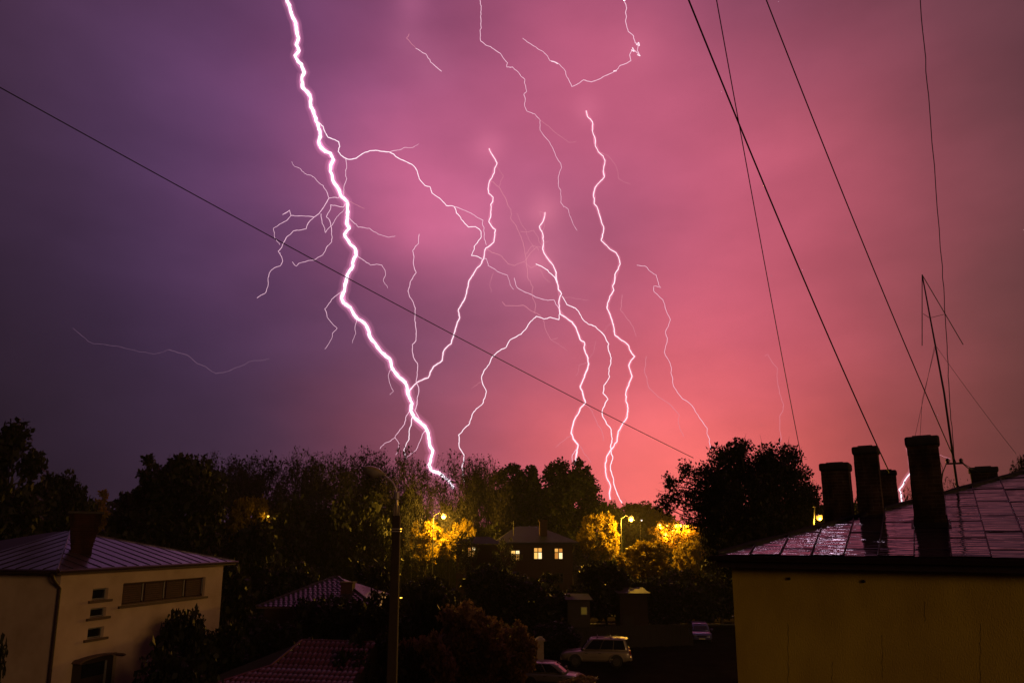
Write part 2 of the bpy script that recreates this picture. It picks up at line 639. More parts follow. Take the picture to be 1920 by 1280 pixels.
def leafy_tree(name, seed, H, R, base, ncl, nleaf, leaf, trunk=0.22, crad=0.3, fill=0.45, top=0.5, droop=0.0, lean=0.0, shift=0.0):
    """returns (trunk mesh, crown mesh) for a broadleaf tree of height H, crown radius R starting at height base"""
    rng = np.random.default_rng(seed)
    ctr = base + (H - base) * (1 - top)
    segs = []
    path = [np.array([0, 0, 0.0])]
    nst = 7
    for i in range(1, nst + 1):
        p = path[-1] + np.array([rng.normal() * 0.04 * R + lean * R / nst, rng.normal() * 0.04 * R, (ctr + 0.25 * (H - ctr)) / nst])
        path.append(p)
    for i in range(nst):
        segs.append([*path[i], *path[i + 1], trunk * (1 - i / nst * 0.8) * (1.35 if i == 0 else 1), trunk * (1 - (i + 1) / nst * 0.8)])
    C, CR = [], []
    tries = 0
    while len(C) < ncl and tries < ncl * 60:
        tries += 1
        fi = len(C) + 0.5
        fz_ = 1 - 2 * fi / ncl
        fr_ = math.sqrt(max(0.0, 1 - fz_ * fz_))
        d = np.array([fr_ * math.cos(fi * 2.39996 + seed), fr_ * math.sin(fi * 2.39996 + seed), fz_]) + rng.normal(size=3) * 0.22
        d /= np.linalg.norm(d)
        r = rng.uniform(0.22, 1) ** fill
        hz = (H - ctr) if d[2] > 0 else (ctr - base)
        cr = crad * R * rng.uniform(0.6, 1.25)
        p = np.array([d[0] * max(R - cr * 0.7, 0.1) * r + (lean + shift) * R, d[1] * max(R - cr * 0.7, 0.1) * r, ctr + d[2] * max(hz - cr * 0.6, 0.1) * r])
        C.append(p)
        CR.append(cr)
    L = []
    tot = sum(c * c for c in CR)
    for p, cr in zip(C, CR):
        zt = min(max(p[2] - rng.uniform(0.15, 0.5) * R, base * 0.7), path[-1][2])
        i = min(int(zt / path[-1][2] * nst), nst - 1)
        s = path[i] + (path[i + 1] - path[i]) * ((zt - path[i][2]) / max(path[i + 1][2] - path[i][2], 1e-3))
        m1 = s + (p - s) * 0.4 + rng.normal(size=3) * 0.05 * R
        m2 = s + (p - s) * 0.75 + rng.normal(size=3) * 0.05 * R
        r = trunk * 0.34
        segs += [[*s, *m1, r, r * 0.7], [*m1, *m2, r * 0.7, r * 0.45], [*m2, *p, r * 0.45, r * 0.2]]
        nt = 7
        for _ in range(nt):
            q = p + rng.normal(size=3) * cr * 0.55
            segs.append([*(m2 + (p - m2) * rng.uniform(0.2, 1)), *q, r * 0.18, r * 0.06])
        n = int(nleaf * cr * cr / tot)
        g = rng.normal(size=(n, 3))
        g /= np.linalg.norm(g, axis=1, keepdims=True)
        g *= (rng.uniform(0, 1, n) ** 0.5)[:, None] * cr
        g *= rng.uniform(0.75, 1.15, 3) * np.array([1, 1, 0.8])
        L.append(p + g)
    # loose sprays at the crown's edge
    P = np.concatenate(L)
    tv, tf = seg_tubes(segs, 5)
    lv, lf = leaf_quads(P, leaf, rng, droop)
    return np_mesh(name + '_wood', tv, tf), np_mesh(name + '_leaves', lv, lf)


def bare_tree(name, seed, H, spread=0.5, levels=7):
    rng = np.random.default_rng(seed)
    segs, fine = [], []

    def grow(p, d, Ln, r, lev):
        n = 3 if lev < 5 else 2
        for i in range(n):
            d = d + rng.normal(size=3) * (0.09 + 0.03 * lev) + np.array([0, 0, 0.04 if lev < 3 else -0.01])
            d = d / np.linalg.norm(d)
            q = p + d * Ln / n
            r2 = r * 0.88
            (segs if lev < 3 else fine).append([*p, *q, r, r2])
            p, r = q, r2
            if lev >= 1 and lev < levels and rng.uniform() < 0.6:
                s = d * 0.8 + rng.normal(size=3) * 0.6
                grow(p, s / np.linalg.norm(s), Ln * rng.uniform(0.5, 0.75), r * 0.55, lev + (2 if lev > 2 else 1))
        if lev < levels:
            nk = 5 if lev == 0 else (3 if lev == 1 else 2)
            ph = rng.uniform(0, 6.28)
            for c in range(nk):
                side = np.array([math.cos(ph + c * 6.283 / nk), math.sin(ph + c * 6.283 / nk), 0.0])
                s = d + side * spread * (1.25 if lev == 0 else 1.0) * rng.uniform(.6, 1.3) + rng.normal(size=3) * 0.2
                grow(p, s / np.linalg.norm(s), Ln * rng.uniform(0.66, 0.84) * (.95 if lev == 0 else 1), r * (.62 if lev == 0 else .72), lev + 1)

    grow(np.array([0, 0, 0.0]), np.array([0, 0, 1.0]), H * 0.3, H * 0.014, 0)
    V = np.asarray(segs + fine)
    zmax = np.percentile(V[:, 5], 99.7)
    k = H / zmax
    segs = np.asarray(segs) * k
    fine = np.asarray(fine) * k
    segs[:, 6:] /= k
    fine[:, 6:] = np.maximum(fine[:, 6:] / k, 0.0013 * H)
    q = fine[:, 3:6] - np.array([0, 0, .6 * H])
    keep = (q[:, 0] / (.34 * H)) ** 2 + (q[:, 1] / (.34 * H)) ** 2 + (q[:, 2] / (.4 * H)) ** 2 < 1.0 + rng.normal(size=len(q)) * .06
    fine = fine[keep]
    tv, tf = seg_tubes(segs, 5)
    cv, cf = seg_tubes(fine, 3)
    tips = fine[rng.uniform(size=len(fine)) < .8, 3:6]      # opening buds
    lv, lf = leaf_quads(tips + rng.normal(size=tips.shape) * .012 * H, .016 * H, rng)
    cf = np.concatenate([cf, lf + len(cv)])
    cv = np.concatenate([cv, lv])
    return np_mesh(name + '_wood', tv, tf), np_mesh(name + '_twigs', cv, cf)


def plant(name, meshes, mats, pos, label, cat='tree', group=None, scale=(1, 1, 1), rz=0.0, crown='crown'):
    root = empty(name, pos, rz)
    root.scale = scale
    for nm_, me_, mt_ in (('trunk', meshes[0], mats[0]), (crown, meshes[1], mats[1])):
        o = mesh_obj(nm_, me_, mt_, root)
        o.material_slots[0].link = 'OBJECT'
        o.material_slots[0].material = M[mt_]
    return tag(root, label, cat, group)


# ------------------------------------------------------------------ ground
g = MB()
g.add([(-2500, -300, 0), (2500, -300, 0), (2500, 5000, 0), (-2500, 5000, 0)], [(0, 1, 2, 3)])
tag(g.build('ground', 'soil'), 'dark wet soil and grass under the trees', kind='structure')
g = MB()
ya, yb = onz(900, 1290, 0), onz(1420, 1290, 0)
yc, yd = onz(1420, 1215, 0), onz(960, 1222, 0)
poly = [Vector((p.x, p.y, 0.004)) for p in (ya, yb, yc, yd)]
poly[0].y -= 12
poly[1].y -= 12
poly[1].x += 3
g.add(poly, [(0, 1, 2, 3)])
tag(g.build('parking_yard', 'asphalt'), 'dark wet asphalt yard around the parked cars', kind='structure')
g = MB()
g.add([(-60, 72, 0.004), (90, 72, 0.004), (90, 79, 0.004), (-60, 79, 0.004)], [(0, 1, 2, 3)])
road = tag(g.build('road', 'asphalt'), 'dark road beyond the houses under the orange lamps', kind='structure')
for yk in (71.85, 79.15):
    g = MB()
    g.span((-60, yk - 0.15, 0.0), (90, yk + 0.15, 0.13))
    g.build('kerb', 'kerb_stone', road)

# ------------------------------------------------------------------ right house: yellow wall, wet sheet roof
C0 = Vector((0, 0, CAM_H)) + ray(1347, 1037) * 14.0
RYAW = math.radians(-32)
RK = 0.324
Z0 = C0.z
rh = empty('yellow_house', (C0.x, C0.y, 0), RYAW)
tag(rh, 'yellow stucco house with wet dark sheet roof and tall chimneys', 'house')
RM = Matrix.Rotation(RYAW, 3, 'Z')
RI = RM.inverted()


def rloc(p):
    """world point -> local frame of the right house"""
    return RI @ (Vector(p) - Vector((C0.x, C0.y, 0)))


W_, D_ = 17.0, 13.0
OV = 0.2
g = MB()
g.span((OV, OV, 0), (W_ - OV, D_ - OV, Z0 - 0.17))
g.build('wall', 'yellow_stucco', rh)
g = MB()
g.span((0.02, 0.02, Z0 - 0.165), (W_ - .02, D_ - .02, Z0 - 0.11))
g.build('soffit', 'soffit', rh)
# roof body: four slopes
hz = RK * D_ / 2
rz_ = Z0 - 0.035
g = MB()
P = [(0, 0, rz_), (W_, 0, rz_), (W_, D_, rz_), (0, D_, rz_), (D_ / 2, D_ / 2, rz_ + hz), (W_ - D_ / 2, D_ / 2, rz_ + hz)]
g.add(P + [(p[0], p[1], rz_ - 0.07) for p in P[:4]],
      [(0, 1, 5, 4), (1, 2, 5), (2, 3, 4, 5), (3, 0, 4), (0, 6, 7, 1), (1, 7, 8, 2), (2, 8, 9, 3), (3, 9, 6, 0), (9, 8, 7, 6)])
rroof = g.build('roof', 'wet_seam', rh)
# sheets on the front slope, one by one
cw, rl = 0.57, 1.0
rnd = random.Random(4)
s1 = rloc(onplane(1582, 1039, (C0.x, C0.y, Z0), RM @ Vector((0, -RK, 1)))).x
x0 = s1 - math.ceil(s1 / cw) * cw
n0 = Vector((0, -RK, 1)).normalized()
i = 0
while x0 + i * cw < 9.4:
    xa, xb = x0 + i * cw + 0.006, x0 + (i + 1) * cw - 0.006
    off = (0.35 if i % 2 else 0.0) + (0.25 if x0 + i * cw > 5 else 0)
    j = 0
    while True:
        yy0 = max(-0.02, -rl + off + j * rl + 0.012)
        yy1 = off + j * rl - 0.003
        j += 1
        if yy1 < 0.1:
            continue
        if yy0 > 6.3:
            break
        poly = [(xa, yy0), (xb, yy0), (xb, yy1), (xa, yy1)]
        poly = clip_poly(poly, 1, -1, 0.03)
        poly = clip_poly(poly, 0, -1, -6.45)
        if len(poly) < 3 or poly_area(poly) < 0.01:
            continue
        cx = sum(p[0] for p in poly) / len(poly)
        cyy = sum(p[1] for p in poly) / len(poly)
        tx, ty = rnd.gauss(0, 0.006), rnd.gauss(0, 0.008)
        pts = [Vector((p[0], p[1], Z0 + RK * p[1] - 0.02 + tx * (p[0] - cx) + ty * (p[1] - cyy))) for p in poly]
        g = MB()
        g.prism(pts, n0 * 0.012)
        g.build('roof_sheet', 'wet_sheet', rroof)
        if yy0 > 0:      # folded cross joint at the lower edge of the sheet
            ed = [p for p in poly if abs(p[1] - yy0) < 1e-6]
            if len(ed) == 2:
                za = Z0 + RK * yy0 - .02
                g = MB()
                g.prism([(ed[0][0], yy0 - .018, za - .006), (ed[1][0], yy0 - .018, za - .006), (ed[1][0], yy0 + .004, za), (ed[0][0], yy0 + .004, za)], n0 * 0.021)
                g.build('cross_joint', 'wet_seam', rroof)
    # folded standing seam on the joint
    xs = x0 + i * cw
    ye = min(xs, 6.4)
    if xs > 0.15:
        g = MB()
        a, b = Vector((xs, -0.02, Z0 - 0.012)), Vector((xs, ye, Z0 - 0.012 + RK * ye))
        g.prism([a + Vector((-.008, 0, 0)), a + Vector((.008, 0, 0)), b + Vector((.008, 0, 0)), b + Vector((-.008, 0, 0))], n0 * 0.03)
        g.build('standing_seam', 'wet_seam', rroof)
    i += 1
g = MB()      # hip cap
hp0, hp1 = Vector((-.02, -.02, Z0)), Vector((6.5, 6.5, Z0 + 6.5 * RK))
nseg = 24
pts, rad = [], []
for q in range(nseg + 1):
    t = q / nseg
    pts.append(hp0.lerp(hp1, t) + Vector((0, 0, 0.012 + rnd.uniform(-.012, .012))))
    rad.append(0.045 + rnd.uniform(-.008, .01))
g.tube(pts, rad, 6)
g.build('hip_cap', 'wet_seam', rroof)
g = MB()      # eave fascia and gutter
g.span((-0.03, -0.03, Z0 - 0.27), (W_, 0.03, Z0 - 0.06))
g.span((-0.032, 0.03, Z0 - 0.27), (0.03, D_, Z0 - 0.06))
g.build('fascia', 'fascia_brown', rh)
g = MB()
prof = [(-0.15, -0.045), (-0.14, -0.11), (-0.09, -0.14), (-0.04, -0.11), (-0.034, -0.03), (-0.045, -0.03), (-0.05, -0.1), (-0.09, -0.125), (-0.13, -0.1), (-0.14, -0.045)]
g.prism([(-0.18, y, Z0 + z - 0.012) for y, z in prof], (W_ + .18, 0, 0))
g.build('gutter', 'gutter', rh)
for dx in (1.9, 2.9):
    g = MB()
    lp = rloc(onplane(1480 if dx < 2 else 1620, 1084 if dx < 2 else 1089, (C0 + RM @ Vector((0, OV, 0))), RM @ Vector((0, 1, 0))))
    g.lathe([(0.03, 0), (0.03, 0.015), (0.015, 0.025)], 10, (lp.x, OV, lp.z), Matrix.Rotation(math.pi / 2, 3, 'X'))
    g.build('vent_cover', 'cap_concrete', rh)


# hairline cracks in the render
wn = RM @ Vector((0, 1, 0))
rnd = random.Random(21)
for (px, pa, pb) in ((1478, 1168, 1300), (1654, 1190, 1270), (1734, 1126, 1164), (1838, 1168, 1300), (1560, 1240, 1300)):
    g = MB()
    n_ = 14
    prev = None
    for q in range(n_ + 1):
        l_ = rloc(onplane(px + rnd.uniform(-1.2, 1.2), pa + (pb - pa) * q / n_, C0 + RM @ Vector((0, OV, 0)), wn))
        wv = .0015 + .0025 * rnd.random()
        cur = [(l_.x - wv, OV - .0015, l_.z), (l_.x + wv, OV - .0015, l_.z)]
        if prev:
            g.add([prev[0], prev[1], cur[1], cur[0]], [(0, 1, 2, 3)])
        prev = cur
    g.build('crack', 'crack_dark', rh)


def chimney(px0, px1, ptop, pbase, Y, mname='chimney_courses', cap_px=18, deep=0.7, yaw=0.0, rough=0):
    """brick chimney as a part of the right house: its front face spans px0..px1, base row pbase"""
    c = at((px0 + px1) / 2, pbase, Y)
    top = at((px0 + px1) / 2, ptop, Y).z
    w = abs((at(px1, pbase, Y) - at(px0, pbase, Y)).x)
    caph = at(px0, ptop, Y).z - at(px0, ptop + cap_px, Y).z
    l = rloc(c)
    zb = c.z - 1.2
    dd = w * deep
    R = Matrix.Rotation(yaw, 3, 'Z')
    ctr = Vector((l.x, l.y + dd / 2, 0))
    g = MB()
    rr = random.Random(int(px0))
    # shaft: stacked courses with slightly uneven faces
    nc = 14
    hs = top - caph - zb
    for q in range(nc):
        z0_, z1_ = zb + hs * q / nc, zb + hs * (q + 1) / nc
        e = rr.uniform(-0.006, 0.006)
        g.box(ctr + Vector((rr.uniform(-.003, .003), rr.uniform(-.003, .003), (z0_ + z1_) / 2)), (w + e, dd + e, z1_ - z0_), R)
    ch = g.build('chimney', mname, rh)
    g = MB()
    ov = w * 0.055
    g.box(ctr + Vector((0, 0, top - caph / 2)), (w + 2 * ov, dd + 2 * ov, caph), R)
    g.build('chimney_cap', 'cap_concrete', ch, bevel=caph * 0.22)
    g = MB()
    g.box(ctr + Vector((0, 0, top + 0.012)), (w * 0.6, dd * 0.6, 0.03), R)
    g.build('flue_opening', 'wet_seam', ch)
    g = MB()      # lead flashing where the shaft meets the sheets
    zf = Z0 + RK * ctr.y
    if ctr.x > ctr.y:
        hw_, hd_ = w / 2 + .02, dd / 2 + .02
        k_ = RK
        ring = []
        for sx, sy in ((-1, -1), (1, -1), (1, 1), (-1, 1)):
            ring.append((ctr.x + sx * hw_, ctr.y + sy * hd_, zf + k_ * sy * hd_ - .02))
        g.add(ring + [(p[0], p[1], p[2] + .12) for p in ring], [(0, 1, 5, 4), (1, 2, 6, 5), (2, 3, 7, 6), (3, 0, 4, 7)])
        big = [(ctr.x + (p[0] - ctr.x) * 1.16, ctr.y + (p[1] - ctr.y) * 1.16, p[2] + k_ * (p[1] - ctr.y) * .16 + .022) for p in ring]
        g.add([(p[0], p[1], p[2] + .022) for p in ring] + big, [(0, 1, 5, 4), (1, 2, 6, 5), (2, 3, 7, 6), (3, 0, 4, 7)])
        g.build('flashing', 'wet_seam', ch)
    return ch, ctr, w, dd


pA = onplane(1745, 988, (C0.x, C0.y, Z0), RM @ Vector((0, -RK, 1)))
chimney(1717, 1769, 817, 960, pA.y, deep=0.8)
pB = onplane(1635, 966, (C0.x, C0.y, Z0), RM @ Vector((0, -RK, 1)))
chimney(1610, 1651, 836, 940, pB.y + 0.1, cap_px=15, deep=0.9)
chimney(1650, 1682, 881, 940, pB.y + 2.2, cap_px=9)
chimney(1547, 1595, 867, 960, pB.y + 2.8, cap_px=15, deep=0.9)
chimney(1828, 1870, 875, 920, pA.y + 3.4, cap_px=10)

# service mast and aerial on the roof (its own thing, stands behind the hip)
MY = pA.y + 2.4
mast = empty('roof_aerial', at(1798, 925, MY))
ml = mast.location
tag(mast, 'thin leaning aerial mast with folded arms behind the tall chimneys', 'aerial')


def mpt(px, py, dy=0.0):
    return at(px, py, MY + dy) - ml


g = MB()
g.tube([mpt(1799, 940), mpt(1770, 735), mpt(1729, 515)], [0.028, 0.022, 0.014], 8)
g.build('mast_pole', 'steel_dark', mast)
for (a, b) in (((1729, 515), (1729, 648)), ((1729, 515), (1806, 646))):
    g = MB()
    g.tube([mpt(*a), mpt(*b, 0.3)], 0.010, 5)
    g.build('aerial_arm', 'steel_dark', mast)
for (a, b) in (((1731, 588), (1743, 596)), ((1743, 596), (1771, 589))):
    g = MB()
    g.tube([mpt(*a, .15), mpt(*b, .1)], 0.006, 5)
    g.build('aerial_strut', 'steel_dark', mast)
g = MB()
g.tube([mpt(1774, 869), mpt(1806, 868)], 0.024, 6)
g.build('crossarm', 'steel_dark', mast)
for px in (1777, 1802):
    g = MB()
    c = mpt(px, 866)
    g.lathe([(0.02, -.02), (0.03, 0.0), (0.055, 0.01), (0.03, 0.03), (0.05, 0.05), (0.03, 0.075), (0.02, 0.09)], 10, c)
    g.build('insulator', 'porcelain', mast, smooth=True)
g = MB()
g.tube([mpt(1774, 870), mpt(1768, 885), mpt(1766, 900)], 0.012, 5)
g.build('brace', 'steel_dark', mast)
g = MB()
g.tube([mpt(1806, 869), mpt(1815, 877), mpt(1823, 880)], 0.014, 5)
g.build('brace', 'steel_dark', mast)

# ------------------------------------------------------------------ left house: cream walls, standing seam roof
E0 = Vector((0, 0, CAM_H)) + ray(108, 1066) * 25.9
LYAW = math.atan2(0.968, 0.25)
LM = Matrix.Rotation(LYAW, 3, 'Z')
LI = LM.inverted()
lh = empty('cream_house', (E0.x, E0.y, 0), LYAW)
tag(lh, 'cream stucco house with ribbed metal hip roof and broad brick chimney', 'house')
LZ = E0.z
LL, LW, LK = 10.6, 11.5, 0.283


def lloc(p):
    return LI @ (Vector(p) - Vector((E0.x, E0.y, 0)))


LO = 0.5
g = MB()
g.span((LO, LO, 0), (LL - LO, LW - LO, LZ - 0.12))
lwall = g.build('wall', 'cream_stucco', lh)
g = MB()
g.span((0.02, 0.02, LZ - 0.115), (LL - .02, LW - .02, LZ - 0.07))
g.build('soffit', 'soffit', lh)
lr = LL / 2
P = [(0, 0, LZ - .03), (LL, 0, LZ - .03), (LL, LW, LZ - .03), (0, LW, LZ - .03), (lr, lr, LZ - .03 + LK * lr), (lr, LW - lr, LZ - .03 + LK * lr)]
g = MB()
g.add(P + [(p[0], p[1], LZ - 0.068) for p in P[:4]],
      [(0, 1, 4), (1, 2, 5, 4), (2, 3, 5), (3, 0, 4, 5), (0, 6, 7, 1), (1, 7, 8, 2), (2, 8, 9, 3), (3, 9, 6, 0), (9, 8, 7, 6)])
lroof = g.build('roof', 'seam_rib', lh)
pw = 0.66
# right-hand slope (rises along +y, triangle x in [y, LL-y])
nA = Vector((0, -LK, 1)).normalized()
nB = Vector((-LK, 0, 1)).normalized()
rnd = random.Random(7)
for side in (0, 1):
    i = 0
    ln = LL if side == 0 else 5.6
    while i * pw < ln:
        a, b = i * pw + 0.02, min((i + 1) * pw - 0.02, ln)
        split = rnd.uniform(1.4, 2.6)
        for (q0, q1) in ((-0.03, split - .004), (split + .004, 6.0)):
            poly = [(a, q0), (b, q0), (b, q1), (a, q1)]
            if side == 0:
                poly = clip_poly(poly, 1, -1, 0.03)
                poly = clip_poly(poly, -1, -1, -LL + 0.03)
            else:
                poly = clip_poly(poly, 1, -1, 0.03)
                poly = clip_poly(poly, 0, -1, -lr)
            if len(poly) < 3 or poly_area(poly) < 0.01:
                continue
            tx = rnd.gauss(0, 0.01)
            cx = (a + b) / 2
            if side == 0:
                pts = [Vector((p[0], p[1], LZ + LK * p[1] - 0.02 + tx * (p[0] - cx))) for p in poly]
                nn = nA
            else:
                pts = [Vector((p[1], p[0], LZ + LK * p[1] - 0.02 + tx * (p[0] - cx))) for p in poly]
                nn = nB
                pts.reverse()
            g = MB()
            g.prism(pts, nn * 0.01)
            g.build('roof_sheet', 'seam_metal', lroof)
        # rib
        xs = i * pw
        ye = min(xs, LL - xs if side == 0 else lr, lr)
        if ye > 0.1:
            g = MB()
            if side == 0:
                p0_, p1_, ax, nn = Vector((xs, -.03, LZ - .02)), Vector((xs, ye, LZ - .02 + LK * ye)), Vector((.012, 0, 0)), nA
            else:
                p0_, p1_, ax, nn = Vector((-.03, xs, LZ - .02)), Vector((ye, xs, LZ - .02 + LK * ye)), Vector((0, .012, 0)), nB
            g.prism([p0_ - ax, p0_ + ax, p1_ + ax, p1_ - ax], nn * 0.03)
            g.build('standing_seam', 'seam_rib', lroof)
        i += 1
g = MB()
g.tube([(-.02, -.02, LZ), (lr, lr, LZ + LK * lr)], 0.04, 6)
g.build('hip_cap', 'seam_metal', lroof)
g = MB()
g.tube([(LL, 0, LZ), (lr, lr, LZ + LK * lr)], 0.04, 6)
g.build('hip_cap', 'seam_metal', lroof)
g = MB()
g.span((-.03, -.035, LZ - .2), (LL + .03, 0.0, LZ - .03))
g.span((-.035, 0.0, LZ - .2), (0.0, LW, LZ - .03))
g.build('fascia', 'fascia_brown', lh)
g = MB()
g.tube([(-0.09, -0.15, LZ - .09), (LL + .1, -0.1, LZ - .07)], 0.06, 8)
g.build('gutter', 'gutter', lh)
g = MB()
g.tube([(-0.1, -0.12, LZ - .09), (-0.1, LW, LZ - .09)], 0.06, 8)
g.build('gutter', 'gutter', lh)
g = MB()
g.tube([(-0.05, 0.2, LZ - .14), (0.1, 0.25, LZ - .4), (0.42, 0.25, LZ - .75), (0.42, 0.25, 0)], 0.065, 8)
g.build('downpipe', 'gutter', lh)


SKIN = 0.17
HOLES = []


def lwp(px, py):
    """pixel -> (x along wall, z) on the long wall of the cream house"""
    p = lloc(onplane(px, py, E0 + LM @ Vector((0, LO - SKIN, 0)), LM @ Vector((0, 1, 0))))
    return p.x, p.z


def window_l(x0, x1, z0, z1, panes=1, shut=False):
    HOLES.append((x0 - .02, x1 + .02, z0 - .02, z1 + .02))
    g = MB()
    y = LO
    g.span((x0 - .07, y - .02, z0 - .07), (x1 + .07, y + .02, z1 + .07))
    wdw = g.build('window', 'tile_brown', lh)
    g = MB()
    fw = 0.04
    g.span((x0, y - .06, z1 - fw), (x1, y - .021, z1))
    g.span((x0, y - .06, z0), (x1, y - .021, z0 + fw))
    n = panes
    for q in range(n + 1):
        xx = x0 + (x1 - x0) * q / n
        xx = min(max(xx, x0 + fw / 2), x1 - fw / 2)
        g.span((xx - fw / 2, y - .059, z0 + fw), (xx + fw / 2, y - .022, z1 - fw))
    g.build('frame', 'white_frame' if not shut else 'shutter_red', wdw)
    for q in range(n):
        xa = x0 + (x1 - x0) * q / n + fw / 2
        xb = x0 + (x1 - x0) * (q + 1) / n - fw / 2
        g = MB()
        g.span((xa, y - .035, z0 + fw), (xb, y - .023, z1 - fw))
        g.build('pane', 'glass_dark', wdw)
        if shut:
            # louvred shutter leaf, half folded out, and a pale stay beside it
            g = MB()
            g.span((xa + .04, y - .085, z0 + fw + .02), (xb - .16, y - .062, z1 - fw - .02))
            nl = 9
            for t in range(nl):
                zz = z0 + fw + (z1 - z0 - 2 * fw) * (t + .5) / nl
                g.box(((xa + xb - .12) / 2, y - .095, zz), (xb - xa - .3, .02, .035), Matrix.Rotation(.6, 3, 'X'))
            g.build('shutter', 'shutter_red', wdw)
            g = MB()
            g.span((xb - .1, y - .09, z0 + .1), (xb - .05, y - .062, z1 - .06))
            g.build('shutter_stay', 'white_frame', wdw)
    g = MB()
    g.span((x0 - .2, y - SKIN - .1, z0 - .12), (x1 + .2, y - .062, z0 - .024))
    g.build('sill', 'tile_brown', wdw)


for (pa, pb) in (((173, 1124), (203, 1101)), ((169, 1157), (199, 1137)), ((164, 1197), (195, 1173))):
    xa, za = lwp(*pa)
    xb, zb = lwp(pb[0], pb[1])
    window_l(xa, xb, za, zb - .02, 1)
xa, za = lwp(228, 1134)
xb, zb = lwp(385, 1083)
_, zt = lwp(228, 1094)
window_l(xa, xb, za, zt, 4, True)
# arched door with hood
xa, za = lwp(141, 1245)
xb, zb = lwp(213, 1245)
xm, zt = lwp(176, 1230)
g = MB()
arc = [(xa - .1, za - 3.2), (xb + .1, za - 3.2), (xb + .1, za)] + [((xa + xb) / 2 + (xb - xa + .2) / 2 * math.cos(t), za + (zt - za) * math.sin(t)) for t in [math.pi * q / 10 for q in range(1, 10)]] + [(xa - .1, za)]
g.prism([(x, LO - .03, z) for x, z in arc], (0, .05, 0))
door = g.build('door', 'dark_timber', lh)
g = MB()
for q in range(10):
    t0_, t1_ = math.pi * q / 10, math.pi * (q + 1) / 10
    pts = []
    for t, r in ((t0_, 1.0), (t1_, 1.0), (t1_, 1.1), (t0_, 1.1)):
        pts.append(((xa + xb) / 2 + (xb - xa + .2) / 2 * math.cos(t) * r, LO - SKIN - .4, za + (zt - za) * math.sin(t) * r + (.06 if r > 1 else .025)))
    g.prism(pts, (0, .41, 0))
g.build('door_hood', 'tile_brown', door)
g = MB()
g.span((xa + .45, LO - .06, za - .62), (xb - .35, LO - .035, za - .1))
g.build('door_pane', 'glass_dark', door)
g = MB()
g.span((xb - .34, LO - .08, za - 2.9), (xb - .26, LO - .032, za - .1))
g.build('door_frame', 'white_frame', door)
HOLES.append((xa - .12, xb + .12, 0.0, zt + .02))
xs_ = sorted({LO, LL - LO} | {h[0] for h in HOLES} | {h[1] for h in HOLES})
zs_ = sorted({0.0, LZ - .121} | {h[2] for h in HOLES} | {h[3] for h in HOLES})
g = MB()
for xa_, xb_ in zip(xs_[:-1], xs_[1:]):
    for za_, zb_ in zip(zs_[:-1], zs_[1:]):
        xm_, zm_ = (xa_ + xb_) / 2, (za_ + zb_) / 2
        if not any(h[0] < xm_ < h[1] and h[2] < zm_ < h[3] for h in HOLES):
            g.span((xa_, LO - SKIN, za_), (xb_, LO - .0005, zb_))
g.build('render_coat', 'cream_stucco', lh)
# wide brick chimney near the hip, flared at the top
ca = onplane(134, 1034, (E0.x, E0.y, LZ), LM @ Vector((0, -LK, 1)))
cl = lloc(ca)
cw0 = abs((at(168, 1020, ca.y) - at(133, 1020, ca.y)).x)
cw1 = abs((at(184, 950, ca.y) - at(130, 950, ca.y)).x)
ctop = at(157, 962, ca.y).z
g = MB()
R = Matrix.Rotation(-LYAW + math.radians(31), 3, 'Z')
cc = Vector((cl.x, cl.y, 0)) + LI @ Vector((0.12, .45, 0))
rr = random.Random(3)
nc = 12
zb_ = cl.z - .5
for q in range(nc):
    za_, zc_ = zb_ + (ctop - zb_) * q / nc, zb_ + (ctop - zb_) * (q + 1) / nc
    w = cw0 + (cw1 - cw0) * max(0, (q / nc - 0.25) / .75)
    g.box(cc + Vector((0, 0, (za_ + zc_) / 2)) + LI @ Vector((.06 * q / nc, 0, 0)), (w + rr.uniform(-.01, .01), .75 + rr.uniform(-.01, .01), zc_ - za_), R)
lch = g.build('chimney', 'chimney_red', lh)
g = MB()
g.box(cc + Vector((0, 0, ctop + .04)) + LI @ Vector((.06, 0, 0)), (cw1 + .12, .9, .1), R)
g.build('chimney_cap', 'cap_concrete', lch, bevel=.02)

# ------------------------------------------------------------------ low house in the middle with tiled hip roof
F0 = at(480, 1137, 42)
mh = empty('low_tiled_house', (F0.x, F0.y, 0), math.radians(-3))
tag(mh, 'low house with purple-grey tiled hip roof among dark shrubs', 'house')
mw, md, mk = 7.3, 7.0, 0.44
g = MB()
g.span((.35, .35, 0), (mw - .35, md - .35, F0.z - .12))
g.build('wall', 'shed_wall', mh)
g = MB()
zz = F0.z
P = [(0, 0, zz), (mw, 0, zz), (mw, md, zz), (0, md, zz), (md / 2, md / 2, zz + mk * md / 2), (mw - md / 2, md / 2, zz + mk * md / 2)]
g.add(P + [(p[0], p[1], zz - .1) for p in P[:4]],
      [(0, 1, 5, 4), (1, 2, 5), (2, 3, 4, 5), (3, 0, 4), (0, 6, 7, 1), (1, 7, 8, 2), (2, 8, 9, 3), (3, 9, 6, 0), (9, 8, 7, 6)])
mroof = g.build('roof', 'clay_tile', mh)
